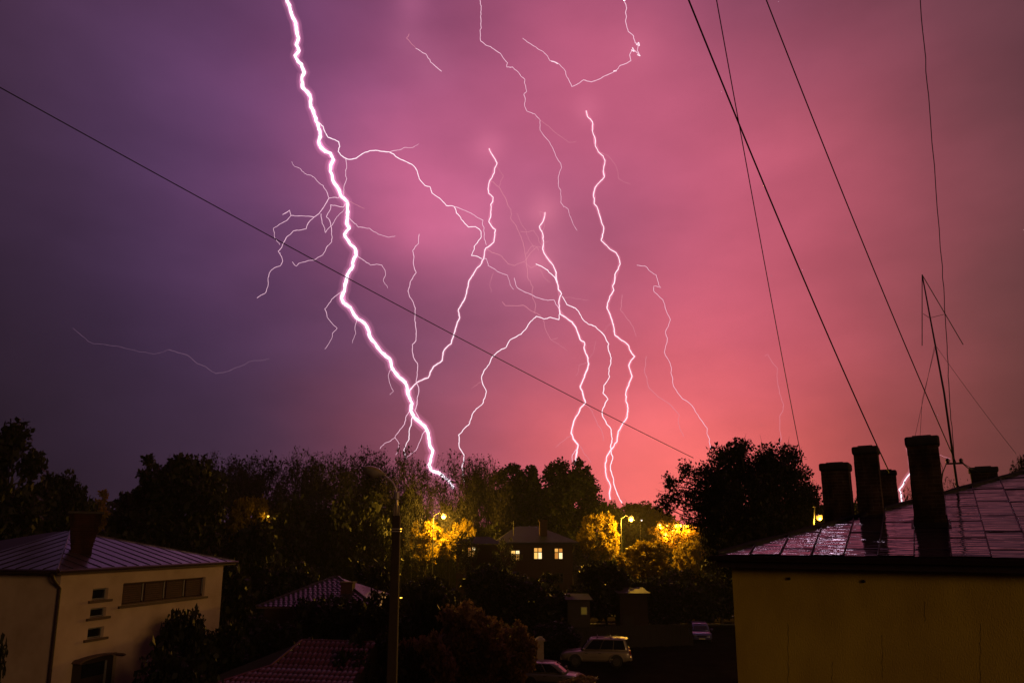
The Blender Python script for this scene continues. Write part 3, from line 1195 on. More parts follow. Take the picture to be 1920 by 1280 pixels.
# tile courses as raised rows, front slope
nrow = 16
for q in range(nrow):
    y0_, y1_ = md / 2 * q / nrow, md / 2 * (q + 1) / nrow
    g = MB()
    x_ = y0_ + .02
    nt_ = int((mw - 2 * y0_) / .3)
    for t in range(nt_):
        xa = x_ + t * (mw - 2 * y0_ - .04) / nt_
        wv = (mw - 2 * y0_ - .04) / nt_
        zl, zh = zz + mk * y0_ + .05, zz + mk * y1_ + .015
        g.add([(xa, y0_, zl - .02), (xa + wv * .5, y0_, zl + .02), (xa + wv, y0_, zl - .02), (xa + wv, y1_, zh - .02), (xa + wv * .5, y1_, zh + .02), (xa, y1_, zh - .02)],
              [(0, 1, 4, 5), (1, 2, 3, 4)])
    g.build('tile_course', 'clay_tile', mroof)
for a, b in (((0, 0, zz), P[4]), (P[4], P[5]), ((mw, 0, zz), P[5])):
    g = MB()
    g.tube([Vector(a) + Vector((0, 0, .03)), Vector(b) + Vector((0, 0, .03))], .075, 6)
    g.build('ridge_cap', 'clay_tile', mroof)
chx = (at(657, 1100, 44.6).x - F0.x)
g = MB()
g.span((chx - .35, 1.5, zz), (chx + .35, 2.2, zz + mk * 3.5 - .28))
g.span((chx - .41, 1.44, zz + mk * 3.5 - .28), (chx + .41, 2.26, zz + mk * 3.5 - .18))
g.build('chimney', 'chimney_brick', mh)
for wx in (1.6, 3.4, 5.4):
    g = MB()
    g.span((wx, .31, 1.5), (wx + 1.1, .349, 2.9))
    wd = g.build('window', 'white_frame', mh)
    g = MB()
    g.span((wx + .08, .29, 1.58), (wx + .52, .309, 2.82))
    g.span((wx + .58, .29, 1.58), (wx + 1.02, .309, 2.82))
    g.build('pane', 'glass_dark', wd)

# ------------------------------------------------------------------ foreground roof of glazed red tiles
RZ = 4.6
R0 = onz(567, 1200, RZ)
rdir = Vector((0.98, -0.2, 0)).normalized()
ddir = Vector((-rdir.y * -1, 0, 0))
ddir = Vector((rdir.y, -rdir.x, 0))       # down the slope, towards the viewer
fh = empty('red_tiled_house', (R0.x, R0.y, 0), math.atan2(rdir.y, rdir.x))
tag(fh, 'small house with glossy dark red tiled roof in front of cream house', 'house')
fk1, fk2, fs1 = 0.75, 0.42, 1.05


def fz(s):
    return RZ - (fk1 * s if s < fs1 else fk1 * fs1 + fk2 * (s - fs1))


def fleft(s):      # left hip line as an offset along the ridge
    return -0.62 * s if s < fs1 else -0.62 * fs1 - 1.35 * (s - fs1)


FL, FS = 3.0, 4.2
g = MB()
pts_ = [(fleft(s), -s, fz(s) - .04) for s in (0, fs1, FS)]
g.add(pts_ + [(FL, -FS, fz(FS) - .04), (FL, -fs1, fz(fs1) - .04), (FL, 0, RZ - .04),
              (fleft(FS), 2.6, fz(FS) - .04), (FL, 2.6, fz(FS) - .04)],
      [(0, 1, 4, 5), (1, 2, 3, 4), (0, 5, 7, 6), (0, 6, 2, 1), (5, 4, 3, 7)])
froof = g.build('roof', 'seam_rib', fh)
g = MB()
g.span((-1.5, -FS + .5, 0), (FL - .3, 2.2, fz(FS) - .1))
g.build('wall', 'shed_wall', fh)
# one pantile, shared by all
tw, tl = 0.205, 0.30
g = MB()
np_ = 5
for e, (yy, zo) in enumerate(((0.0, 0.0), (-tl * 1.06, 0.028))):
    for q in range(np_):
        t = q / (np_ - 1)
        g.v.append(((t - .5) * tw, yy, zo + 0.045 * math.sin(math.pi * t) ** 1.0))
g.f = [(q, q + np_, q + 1 + np_, q + 1) for q in range(np_ - 1)]
nb = len(g.v)
g.v += [(-.5 * tw, -tl * 1.06, -.0), (.5 * tw, -tl * 1.06, -.0)]
g.f.append((np_, nb, nb + 1, 2 * np_ - 1, 2 * np_ - 2, 2 * np_ - 3, 2 * np_ - 4))
tile_me = g.mesh('tile', True)
tile_me.materials.append(M['glazed_tile'])
rnd = random.Random(11)
s = 0.0
row = 0
ntile = 0
while s < FS:
    k = fk1 if s < fs1 else fk2
    ds = tl * math.cos(math.atan(k))
    x = fleft(s + ds * .5) + .06
    xmax = FL - .12
    while x < xmax:
        o = bpy.data.objects.new('tile', tile_me)
        o.location = (x + tw / 2, -s, fz(s))
        o.rotation_euler = (math.atan(k) + rnd.gauss(0, .02), rnd.gauss(0, .03), rnd.gauss(0, .01))
        link(o, froof)
        ntile += 1
        x += tw
    s += ds
    row += 1
for a, b in (((0, 0, RZ + .02), (FL, 0, RZ + .02)), ((0, 0, RZ + .02), (fleft(fs1), -fs1, fz(fs1) + .02)), ((fleft(fs1), -fs1, fz(fs1) + .02), (fleft(FS), -FS, fz(FS) + .02))):
    g = MB()
    g.tube([a, b], .055, 6)
    g.build('ridge_cap', 'glazed_tile', froof)

# ------------------------------------------------------------------ brick house with lit windows
BY = 82.0
b0, b1 = at(930, 1016, BY), at(1078, 1016, BY)
bh = empty('brick_house', (b0.x, b0.y, 0), math.radians(2))
tag(bh, 'dark red brick house with slate roof and lit windows', 'house')
bw, bd, bz = (b1 - b0).x, 9.0, b0.z
g = MB()
g.span((.25, .25, 0), (bw - .25, bd, bz - .1))
g.build('wall', 'brick_red', bh)
rzh = at(990, 986, BY + 4).z
g = MB()
P = [(-.25, -.25, bz), (bw + .5, -.25, bz), (bw + .5, bd + .3, bz), (-.25, bd + .3, bz), (2.6, 4.2, rzh), (bw - 4.0, 4.2, rzh)]
g.add(P + [(p[0], p[1], bz - .16) for p in P[:4]],
      [(0, 1, 5, 4), (1, 2, 5), (2, 3, 4, 5), (3, 0, 4), (0, 6, 7, 1), (1, 7, 8, 2), (2, 8, 9, 3), (3, 9, 6, 0), (9, 8, 7, 6)])
broof = g.build('roof', 'slate', bh)
cx_ = at(1021, 990, BY).x - b0.x
g = MB()
g.span((cx_ - .45, 1.4, bz + .2), (cx_ + .45, 2.3, at(1021, 973, BY).z))
g.span((cx_ - .52, 1.33, at(1021, 973, BY).z - .22), (cx_ + .52, 2.37, at(1021, 973, BY).z - .02))
g.build('chimney', 'chimney_brick', bh)
g = MB()
g.tube([(cx_ - 3.6, 1.2, bz + .8), (cx_ - 3.6, 1.2, bz + 2.6)], .05, 5)
g.build('vent_pipe', 'steel_dark', broof)


pane_mix = ['window_yellow', 'window_warm', 'window_bright', 'window_warm', 'window_amber', 'window_warm', 'window_bright', 'window_amber', 'window_warm']
pane_i = [0]


def lit_window(px0, px1, py0, py1, mname, root, base, yoff, depth):
    a, b = at(px0, py1, depth), at(px1, py0, depth)
    x0_, x1_, z0_, z1_ = a.x - base.x, b.x - base.x, a.z, b.z
    g = MB()
    fw = .085
    y = yoff
    g.span((x0_ - fw, y - .1, z0_ - fw), (x0_, y - .002, z1_ + fw))
    g.span((x1_, y - .1, z0_ - fw), (x1_ + fw, y - .002, z1_ + fw))
    g.span((x0_, y - .1, z1_), (x1_, y - .002, z1_ + fw))
    g.span((x0_, y - .1, z0_ - fw), (x1_, y - .002, z0_))
    xm_, zm_ = (x0_ + x1_) / 2, z0_ + (z1_ - z0_) * .62
    g.span((xm_ - .05, y - .09, z0_), (xm_ + .05, y - .003, z1_))
    g.span((x0_, y - .085, zm_ - .045), (xm_ - .05, y - .004, zm_ + .045))
    g.span((xm_ + .05, y - .085, zm_ - .045), (x1_, y - .004, zm_ + .045))
    w = g.build('window', 'dark_timber', root)
    for (xa_, xb_) in ((x0_, xm_ - .05), (xm_ + .05, x1_)):
        for (za_, zb_) in ((z0_, zm_ - .045), (zm_ + .045, z1_)):
            g = MB()
            g.span((xa_, y - .03, za_), (xb_, y - .012, zb_))
            pm = mname
            if mname.startswith('window_'):
                pm = pane_mix[pane_i[0] % len(pane_mix)]
                pane_i[0] += 1
            g.build('pane', pm, w)
    return w


for args in ((1002, 1016, 1027, 1047, 'window_yellow'), (1041, 1055, 1028, 1047, 'window_warm'), (959, 974, 1032, 1049, 'window_yellow')):
    lit_window(*args, bh, b0, .25, BY)
for args in ((962, 973, 1072, 1090, 'glass_dark'), (1045, 1056, 1075, 1092, 'glass_dark')):
    lit_window(*args, bh, b0, .25, BY)
# neighbour glimpsed through the trees
n0_ = at(856, 1019, 79)
nh = empty('brick_cottage', (n0_.x, n0_.y, 0))
tag(nh, 'dark house behind trees with a single lit window', 'house')
g = MB()
g.span((0, 0, 0), (5.0, 3, n0_.z - .1))
g.build('wall', 'brick_red', nh)
g = MB()
zc = n0_.z
P = [(-.3, -.3, zc), (5.3, -.3, zc), (5.3, 3.3, zc), (-.3, 3.3, zc), (1.3, 1.5, zc + .8), (3.7, 1.5, zc + .8)]
g.add(P, [(0, 1, 5, 4), (1, 2, 5), (2, 3, 4, 5), (3, 0, 4), (3, 2, 1, 0)])
g.build('roof', 'slate', nh)
lit_window(878, 891, 1026, 1042, 'window_warm', nh, n0_, 0, 79)

# ------------------------------------------------------------------ sheds and board fence behind the yard


def shed(px0, px1, ptop, pbot, Y, depth, label, dm, extra=None):
    a, b = at(px0, ptop, Y), at(px1, ptop, Y)
    r = empty('garden_shed', (a.x, a.y, 0))
    tag(r, label, 'shed')
    w, z = b.x - a.x, a.z
    g = MB()
    g.span((.1, .1, 0), (w - .1, depth, z - .14))
    g.build('wall', dm, r)
    g = MB()
    g.prism([(-.12, -.25, z - .135), (w + .12, -.25, z - .135), (w + .12, depth + .2, z + .12), (-.12, depth + .2, z + .12)], (0, 0, .09))
    g.build('roof', 'shed_roof', r)
    g = MB()
    g.span((w * .12, .05, 0), (w * .12 + .9, .099, 1.95))
    g.build('door', 'dark_timber', r)
    return r, a


shA, pa_ = shed(1160, 1216, 1110, 1150, 62, 3.2, 'small reddish shed with pale roof behind the pale off-roader', 'shed_wall')
shB, pb_ = shed(1062, 1108, 1122, 1155, 60, 3.0, 'dark low shed with dim amber window left of the reddish shed', 'dark_timber')
a, b = at(1089, 1152, 60), at(1101, 1137, 60)
g = MB()
g.span((a.x - pb_.x, .04, a.z), (b.x - pb_.x, .098, b.z))
wd = g.build('window', 'white_frame', shB)
g = MB()
g.span((a.x - pb_.x + .05, .02, a.z + .05), (b.x - pb_.x - .05, .039, b.z - .05))
g.build('pane', 'window_dim', wd)
fa, fb = at(1005, 1185, 55), at(1300, 1185, 58)
fence = empty('board_fence', (fa.x, fa.y, 0), math.atan2(fb.y - fa.y, fb.x - fa.x))
tag(fence, 'dark brown board fence behind the parked off-roader', 'fence')
flen = (fb - fa).length
nb_ = int(flen / .19)
g = MB()
g.span((-.085, -.012, .08), (.085, .012, 1.75))
bd_me = g.mesh('board')
bd_me.materials.append(M['fence_board'])
for q in range(nb_):
    o = bpy.data.objects.new('board', bd_me)
    o.location = (q * .19 + .09, rnd.gauss(0, .006), rnd.gauss(0, .02))
    o.rotation_euler = (0, rnd.gauss(0, .006), 0)
    link(o, fence)
for zr in (.5, 1.45):
    g = MB()
    g.span((0, .014, zr - .04), (flen, .06, zr + .04))
    g.build('rail', 'fence_board', fence)
for q in range(0, int(flen / 2.2) + 1):
    g = MB()
    g.span((q * 2.2 - .05, .061, 0), (q * 2.2 + .05, .16, 1.7))
    g.build('post', 'fence_board', fence)

gp = at(1013, 1240, 44.5)
pil = empty('gate_pillar', (gp.x, gp.y, 0))
tag(pil, 'pale plastered gate pillar left of the off-roader', 'pillar', kind='thing')
pt = at(1013, 1192, 44.5).z
g = MB()
g.taper((0, 0), (.46, .46), (.42, .42), 0, pt - .28)
g.build('shaft', 'pale_stone', pil, bevel=.02)
g = MB()
g.taper((0, 0), (.6, .6), (.6, .6), pt - .279, pt - .2)
g.taper((0, 0), (.6, .6), (.16, .16), pt - .199, pt - .02)
g.build('cap', 'pale_stone', pil)

# ------------------------------------------------------------------ cars


def loft(stations, k, name, mname, parent, smooth=True):
    """stations: list of closed cross-section point lists of equal length"""
    g = MB()
    n = len(stations[0])
    g.v = [tuple(p) for st in stations for p in st]
    g.f = [(i * n + j, i * n + (j + 1) % n, (i + 1) * n + (j + 1) % n, (i + 1) * n + j) for i in range(len(stations) - 1) for j in range(n)]
    g.f.append(tuple(reversed(range(n))))
    g.f.append(tuple(range((len(stations) - 1) * n, len(stations) * n)))
    return g.build(name, mname, parent, smooth=smooth)


def make_car(pos, rz, label, paint, L=4.7, W=1.86, H=1.83, kind='suv'):
    r = empty('parked_car', pos, rz)
    tag(r, label, 'car', 'cars parked in the yard')
    hl, hw = L / 2, W / 2
    suv = kind == 'suv'
    belt = 1.08 if suv else .88
    gc = .38 if suv else .24
    hood = 1.02 if suv else .84
    # lower body, rear to front (x forward)
    sts = []
    prof = [(-hl, .84, gc + .2, belt - .12), (-hl + .06, .93, gc + .08, belt - .03), (-hl + .35, 1.0, gc, belt), (-.2, 1.0, gc - .03, belt),
            (hl * .36, 1.0, gc - .03, belt - .02), (hl * .42, 1.0, gc, hood + .01), (hl * .8, .97, gc, hood - .07), (hl - .1, .88, gc + .06, hood - .17), (hl, .76, gc + .18, hood - .3)]
    for x, wf, zb, zt in prof:
        w = hw * wf
        h = zt - zb
        half = [(w * .86, zb), (w * .97, zb + h * .12), (w, zb + h * .4), (w * .985, zb + h * .75), (w * .94, zb + h * .93), (w * .82, zt), (w * .3, zt + .015)]
        ring = [(x, y, z) for y, z in half] + [(x, -y, z) for y, z in reversed(half)]
        sts.append(ring)
    loft(sts, 0, 'body', paint, r)
    # cabin
    if suv:
        base = [(-hl + .12, .9), (-hl + .3, .93), (.15, .93), (hl * .42, .86)]
        roof = [(-hl + .34, .74), (-hl + .55, .78), (.1, .78), (hl * .1, .74)]
    else:
        base = [(-hl + .25, .88), (-hl + .5, .92), (.1, .92), (hl * .5, .84)]
        roof = [(-hl + .62, .7), (-hl + .85, .74), (-.05, .74), (hl * .05, .68)]
    bx0, bx1, rx0, rx1 = base[0][0], base[-1][0], roof[0][0], roof[-1][0]
    sts = []
    N = 9
    for q in range(N):
        t = q / (N - 1)
        z = belt - .02 + (H - belt + .02) * (1 - (1 - t) ** 1.35)
        f = t ** 1.0
        if q == N - 1:
            f = 1.12
        e = 1 - (0.03 if q == N - 1 else 0)
        x0_, x1_ = bx0 + (rx0 - bx0) * f, bx1 + (rx1 - bx1) * f
        w0 = hw * (.93 + (.76 - .93) * f)
        ring = [(x0_, -w0 * .86 * e, z), (x0_ + .12, -w0 * e, z), (x1_ - .22, -w0 * e, z), (x1_, -w0 * .8 * e, z), (x1_ + .03, 0, z), (x1_, w0 * .8 * e, z), (x1_ - .22, w0 * e, z), (x0_ + .12, w0 * e, z), (x0_, w0 * .86 * e, z), (x0_ - .03, 0, z)]
        sts.append(ring)
    loft(sts, 0, 'cabin', paint, r)

    def cab(t, side, fx):
        """point on cabin side at height fraction t and length fraction fx"""
        z = belt - .02 + (H - belt + .02) * (1 - (1 - t) ** 1.35)
        x0_, x1_ = bx0 + (rx0 - bx0) * t + .12, bx1 + (rx1 - bx1) * t - .22
        w0 = hw * (.93 + (.76 - .93) * t)
        return Vector((x0_ + (x1_ - x0_) * fx, side * (w0 + .008), z))

    cuts = ((.02, .315), (.325, .64), (.65, .99)) if suv else ((.05, .2), (.23, .56), (.6, .98))
    for sd in (-1, 1):
        for (fa_, fb_) in cuts:
            q = [cab(.1, sd, fa_), cab(.1, sd, fb_), cab(.5, sd, fb_), cab(.84, sd, fb_), cab(.84, sd, fa_), cab(.5, sd, fa_)]
            g = MB()
            g.add(q, [(0, 1, 2, 5), (5, 2, 3, 4)])
            g.build('side_window', 'glass_car', r)

    def slant(front, t):
        z = belt - .02 + (H - belt + .02) * (1 - (1 - t) ** 1.35)
        x = (bx1 + (rx1 - bx1) * t + .012) if front else (bx0 + (rx0 - bx0) * t - .012)
        w0 = hw * (.93 + (.76 - .93) * t) * .76
        return x, w0, z

    for fr in (True, False):
        g = MB()
        pts = []
        ts = (.12, .45, .82)
        for t in ts:
            x, w0, z = slant(fr, t)
            bulge = .03 if fr else -.03
            pts += [(x, -w0, z), (x + bulge, 0, z), (x, w0, z)]
        g.add(pts, [(0, 1, 4, 3), (1, 2, 5, 4), (3, 4, 7, 6), (4, 5, 8, 7)])
        g.build('windscreen' if fr else 'rear_window', 'glass_car', r)
    # wheels with arches
    wr = .38 if suv else .3
    for sx in (-1, 1):
        for sd in (-1, 1):
            wx = sx * L * .29 - (.04 if sx < 0 else -.02)
            Rx = Matrix.Rotation(math.pi / 2, 3, 'X')
            g = MB()
            c = (wx, sd * (hw - .11), wr)
            g.lathe([(wr * .62, -.11), (wr * .93, -.115), (wr, -.08), (wr, .08), (wr * .93, .115), (wr * .62, .11)], 24, c, Rx)
            wh = g.build('wheel', 'rubber', r, smooth=True)
            g = MB()
            oy = sd * (hw - .005)
            for q in range(5):
                ang = q * 2 * math.pi / 5 + .3
                Rr = Matrix.Rotation(ang, 3, 'Y')
                g.box(Vector((wx, oy, wr)) + Rr @ Vector((wr * .31, 0, 0)), (wr * .6, .03, .07), Rr)
            g.lathe([(wr * .64, -.015), (wr * .64, .015), (wr * .56, .016), (wr * .56, -.016)], 20, (wx, oy, wr), Rx)
            g.lathe([(.07, -.02), (.07, .02), (.03, .03)], 10, (wx, oy, wr), Rx)
            g.build('rim', 'alloy', wh)
            g = MB()      # dark wheel house and flare
            pts = [(wx + (wr + .07) * math.cos(t), sd * (hw + .006), wr + .02 + (wr + .07) * math.sin(t)) for t in [math.pi * q / 12 for q in range(13)]]
            g.prism(pts if sd > 0 else pts, (0, -sd * .05, 0))
            g.build('wheel_arch', 'car_plastic', r)
            g = MB()
            pts = [(wx + (wr + .1) * math.cos(t), sd * (hw + .005), wr + .02 + (wr + .1) * math.sin(t)) for t in [math.pi * q / 12 for q in range(13)]]
            g.tube(pts, .045 if suv else .02, 6)
            g.build('wheel_flare', paint, r, smooth=True)
    for sd in (-1, 1):
        g = MB()
        g.box((hl - .12, sd * hw * .62, hood - .28), (.2, .34, .16), Matrix.Rotation(-sd * .25, 3, 'Z'))
        g.build('headlight', 'head_clear', r, bevel=.04)
        g = MB()
        g.box((-hl + .03, sd * hw * .82, belt - (.1 if suv else .12)), (.1, .2, .34 if suv else .2))
        g.build('tail_light', 'tail_red', r, bevel=.03)
        g = MB()
        g.box((bx1 - .22, sd * (hw + .1), belt + .1), (.14, .2, .16))
        g.build('wing_mirror', paint, r, bevel=.04)
        for fx_ in (-.28, .62):
            g = MB()
            g.box((fx_, sd * (hw + .008), belt - .16), (.2, .03, .035))
            g.build('door_handle', 'car_plastic', r)
        g = MB()
        g.box((-.1, sd * (hw + .004), gc + .17), (L * .46, .03, .09))
        g.build('side_moulding', 'car_plastic' if not suv else paint, r, bevel=.01)
    g = MB()
    g.box((hl - .03, 0, gc + .14), (.2, W * .8, .2))
    g.build('bumper', paint, r, bevel=.05)
    g = MB()
    g.box((-hl - .02, 0, gc + .16), (.2, W * .84, .22))
    g.build('bumper', paint, r, bevel=.05)
    g = MB()
    g.box((hl + .075, 0, gc + .12), (.015, .5, .11))
    g.build('number_plate', 'plate_white', r)
    g = MB()
    g.box((hl - .02, 0, hood - .3), (.1, W * .45, .12))
    g.build('grille', 'car_plastic', r, bevel=.02)
    if suv:
        for sd in (-1, 1):
            g = MB()
            g.tube([(rx0 + .25, sd * hw * .66, H - .03), (rx0 + .33, sd * hw * .66, H + .06), (rx1 - .35, sd * hw * .66, H + .06), (rx1 - .25, sd * hw * .66, H - .03)], .025, 6)
            g.build('roof_rail', 'car_plastic', r)
        for xx in (-1.05, -.15):
            g = MB()
            g.tube([(xx, -hw * .8, H + .1), (xx, hw * .8, H + .1)], .028, 6)
            g.tube([(xx, -hw * .72, H + .1), (xx + .02, -hw * .6, H + .2), (xx + .1, -hw * .52, H + .24)], .02, 5)
            g.build('crossbar', 'steel_dark', r)
        g = MB()
        g.box((-hl + .3, 0, H - .035), (.35, W * .62, .05), Matrix.Rotation(.04, 3, 'Y'))
        g.build('spoiler', paint, r, bevel=.02)
    return r


pc = onz(1117, 1246, 0)
make_car((pc.x, pc.y, 0), math.radians(180 - 7), 'pale champagne off-roader with roof rack parked in the yard', 'paint_champagne')
pc = onz(1035, 1287, 0)
make_car((pc.x, pc.y, 0), math.radians(-12), 'small silver hatchback at the bottom edge before the off-roader', 'paint_silver', 3.8, 1.64, 1.42, 'hatch')
pc = onz(1313, 1199, 0)
make_car((pc.x, pc.y, 0), math.radians(-100), 'small blue car seen end-on beside the yellow house', 'paint_blue', 3.7, 1.66, 1.42, 'hatch')

# ------------------------------------------------------------------ street lamps


def point_light(name, loc, power, col, radius, parent):
    ld = bpy.data.lights.new(name, 'POINT')
    ld.energy = power
    ld.color = col
    ld.shadow_soft_size = radius
    lo = bpy.data.objects.new(name, ld)
    lo.location = loc
    link(lo, parent)
    return lo


SODIUM = (1.0, 0.52, 0.04)
# the big unlit lamp on a concrete pole in front
LY = 21.0
lp = at(740, 1100, LY)
sl = empty('street_lamp', (lp.x, lp.y, 0))
tag(sl, 'unlit street lamp with curved arm on thick concrete pole', 'street lamp')


def lpt(px, py, dy=0.0):
    p = at(px, py, LY + dy)
    return Vector((p.x - lp.x, p.y - lp.y, p.z))


zp = lpt(742, 966).z
g = MB()
g.taper((0, 0), (.34, .28), (.23, .2), 0, zp)
g.build('pole', 'concrete_pole', sl, bevel=.02)
g = MB()
g.tube([lpt(743, 972), lpt(744, 938), lpt(742, 915), lpt(735, 903), lpt(722, 892), lpt(712, 886)], [.045, .042, .036, .034, .032, .03], 8)
g.build('arm', 'lamp_metal', sl, smooth=True)
g = MB()
c = lpt(744, 929)
g.lathe([(.06, -.12), (.085, -.1), (.085, .1), (.06, .12)], 10, c)
g.build('clamp', 'lamp_metal', sl)
for dx in (-.075, .075):
    g = MB()
    a, b = lpt(744, 965), lpt(744, 947)
    g.tube([a + Vector((dx, -.06, -.05)), b + Vector((dx, -.04, 0))], .014, 5)
    g.build('bracket_rod', 'lamp_metal', sl)
for py in (991, 995.5):
    g = MB()
    c = lpt(741, py)
    g.box((0, 0, c.z), (.275, .225, .03))
    g.build('steel_band', 'lamp_metal', sl)
hc = (lpt(684, 876) + lpt(719, 886)) / 2
ang = math.atan2((lpt(684, 876) - lpt(719, 886)).z, (lpt(684, 876) - lpt(719, 886)).x)
hlen = (lpt(684, 874) - lpt(719, 888)).length * .64
Rh = Matrix.Rotation(math.pi - ang, 3, 'Y') if False else Matrix.Rotation(-ang, 3, 'Y')
g = MB()      # shell: half ellipsoid, tapered to the arm
nu, nv = 14, 7
for i in range(nu + 1):
    t = i / nu
    x = -hlen + 2 * hlen * t
    w = math.sin(math.pi * min(max(t, .02), .98)) ** .55
    w *= (1.0 if t > .5 else 0.62 + .76 * t)
    for j in range(nv + 1):
        an = math.pi * j / nv
        g.v.append(tuple(hc + Rh @ Vector((x, .22 * w * math.cos(an), .24 * w * math.sin(an)))))
g.f = [(i * (nv + 1) + j, (i + 1) * (nv + 1) + j, (i + 1) * (nv + 1) + j + 1, i * (nv + 1) + j + 1) for i in range(nu) for j in range(nv)]
hd = g.build('lamp_head', 'lamp_metal', sl, smooth=True)
g = MB()
for i in range(nu + 1):
    t = i / nu
    x = -hlen * .8 + 1.6 * hlen * t
    w = math.sin(math.pi * min(max(t, .02), .98)) ** .6
    for j in range(nv + 1):
        an = math.pi + math.pi * j / nv
        g.v.append(tuple(hc + Rh @ Vector((x + .02, .17 * w * math.cos(an), .11 * w * math.sin(an)))))
g.f = [(i * (nv + 1) + j, (i + 1) * (nv + 1) + j, (i + 1) * (nv + 1) + j + 1, i * (nv + 1) + j + 1) for i in range(nu) for j in range(nv)]
g.build('lens', 'lamp_glass', hd, smooth=True)


def lit_lamp(px, py, Y, label, power, rad, em='sodium', side=-1, arm=1.3, name='lit_street_lamp', group='lit orange street lamps', light=True, col=SODIUM):
    p = at(px, py, Y)
    r = empty(name, (p.x - side * arm, p.y, 0))
    tag(r, label, 'street lamp', group)
    l = Vector((side * arm, 0, p.z))
    g = MB()
    g.tube([(0, 0, 0), (0, 0, p.z - .6), (side * .1, 0, p.z + .05), (side * arm * .5, 0, p.z + .38), (side * (arm - .2), 0, p.z + .36)], [.09, .05, .03, .025, .025], 8)
    g.build('pole', 'wire', r)
    g = MB()
    g.lathe([(rad * .5, rad * 1.05), (rad * 1.08, rad * .75), (rad * 1.12, rad * .55), (rad * .4, rad * .7)], 14, l)
    g.build('lamp_hood', 'lamp_metal', r)
    g = MB()
    g.lathe([(rad * math.sin(t), -rad * math.cos(t)) for t in [math.pi * (q + .15) / 10.3 for q in range(11)]], 14, l)
    g.build('globe', em, r, smooth=True)
    if light:
        point_light('lamp_light', l + Vector((0, -rad * 1.3, -rad * 1.1)), power, col, rad, r)
    return r


lit_lamp(832, 967, 86.5, 'lit orange street lamp left of the brick house under bare trees', 15000, .34, side=1)
lit_lamp(1183, 972, 88.0, 'lit orange street lamp right of the brick house', 15000, .34, side=1)
lit_lamp(1536, 970, 24.0, 'lit orange lamp at the edge of the wet roof', 300, .1, side=1, arm=.28)

cl_pts = [(1237, 983, .3), (1240, 991, .22), (1251, 985, .22), (1267, 984, .26), (1276, 984.5, .26), (1286, 985, .26), (1247.5, 1000, .42), (1304, 987.5, .24), (1262, 995, .2)]
names_ = ['leftmost', 'one just below the leftmost', 'third from left', 'fourth from left', 'fifth from left', 'sixth from left', 'lowest and brightest', 'rightmost', 'small middle']
for (px, py, rad), nm in zip(cl_pts, names_):
    lit_lamp(px, py, 118 + rad * 4, f'{nm} of the far orange floodlights beside the big tree', 2400, rad * .8, 'sodium', side=1, arm=.5, name='floodlight',
             group='far orange floodlights', light=(rad >= .26), col=(1.0, .42, .03))
for px, py, Y, nm, em in ((111, 965, 95, 'tiny white lamp between the dark trees above the cream house', 'white_lamp'), (503, 967, 92, 'tiny yellow lamp under the bare trees left of the street lamp', 'sodium_small'),
                          (304, 973, 98, 'tiny pale lamp below the dark bushy tree', 'white_lamp'), (1203, 975, 120, 'tiny white lamp right of the bright street lamp', 'white_lamp'),
                          (518, 971, 96, 'smaller yellow lamp beside the tiny yellow lamp', 'sodium_small')):
    lit_lamp(px, py, Y, nm, 130, .13, em, side=1, arm=.3, name='far_lamp', group='tiny far lamps', light=(px == 503))

# ------------------------------------------------------------------ trees
# templates
T_round = leafy_tree('round', 1, 14, 5.2, 3.2, 46, 15000, .42, .26)
T_tall = leafy_tree('tall', 2, 18, 4.4, 3.5, 50, 15000, .42, .3, top=.55)
T_umb = leafy_tree('umbrella', 3, 19, 5.2, 5.5, 60, 22000, .36, .34, crad=.25, top=.45)
T_umb2 = leafy_tree('umbrella', 33, 19, 5.2, 5.0, 66, 24000, .36, .34, crad=.25, top=.45)
T_spire = leafy_tree('spire', 4, 17, 2.1, 2.5, 44, 9000, .34, .2, crad=.42, top=.7)
T_bush = leafy_tree('bush', 5, 4.2, 2.6, .3, 26, 9000, .24, .1, crad=.36, top=.6)
T_bush2 = leafy_tree('bush', 6, 5.0, 2.4, .5, 30, 9000, .24, .1, crad=.34, top=.55)
T_bush3 = leafy_tree('bush', 26, 7.0, 3.6, .5, 34, 12000, .28, .14, crad=.34, top=.55)
T_near = leafy_tree('near', 7, 13.8, 4.5, 4.6, 150, 76000, .14, .28, crad=.21, fill=.36, top=.5)
T_airy = leafy_tree('airy', 8, 11.5, 3.0, 7.6, 46, 6000, .13, .2, crad=.22, fill=.45, top=.5, shift=-1.05)
T_thin = leafy_tree('thin', 18, 11.5, 3.0, 5.2, 30, 4500, .16, .14, crad=.24, fill=.4, top=.5)
T_lit = leafy_tree('spring', 9, 11.0, 3.6, 4.0, 60, 11000, .26, .2, crad=.2, fill=.55, top=.45)
T_lit2 = leafy_tree('spring', 19, 11.0, 3.6, 5.0, 40, 9000, .26, .2, crad=.22, fill=.45, top=.4)
T_copper = leafy_tree('copper', 10, 5.9, 2.5, .6, 52, 9000, .21, .1, crad=.26, fill=.5, top=.5)
B1 = bare_tree('bare', 21, 20, .55, 7)
B2 = bare_tree('bare', 22, 20, .6, 7)
B3 = bare_tree('bare', 25, 20, .5, 7)
B5 = bare_tree('bare', 29, 20, .5, 6)
B4 = bare_tree('bare', 24, 9, .6, 6)


def grow_at(name, tmpl, th, tr, px, ptop, wpx, Y, leafm, label, cat='tree', group=None, rz=0.0, wood='bark', dz=0.0):
    """tree standing on the ground at depth Y whose top reaches row ptop and whose crown is wpx wide"""
    p = at(px, ptop, Y)
    h = p.z
    wm = wpx / FPX * Y * 1.0
    sz = h / th
    sx = wm / (2 * tr)
    return plant(name, tmpl, (wood, leafm), (p.x, Y, dz), label, cat, group, (sx, sx, sz), rz)


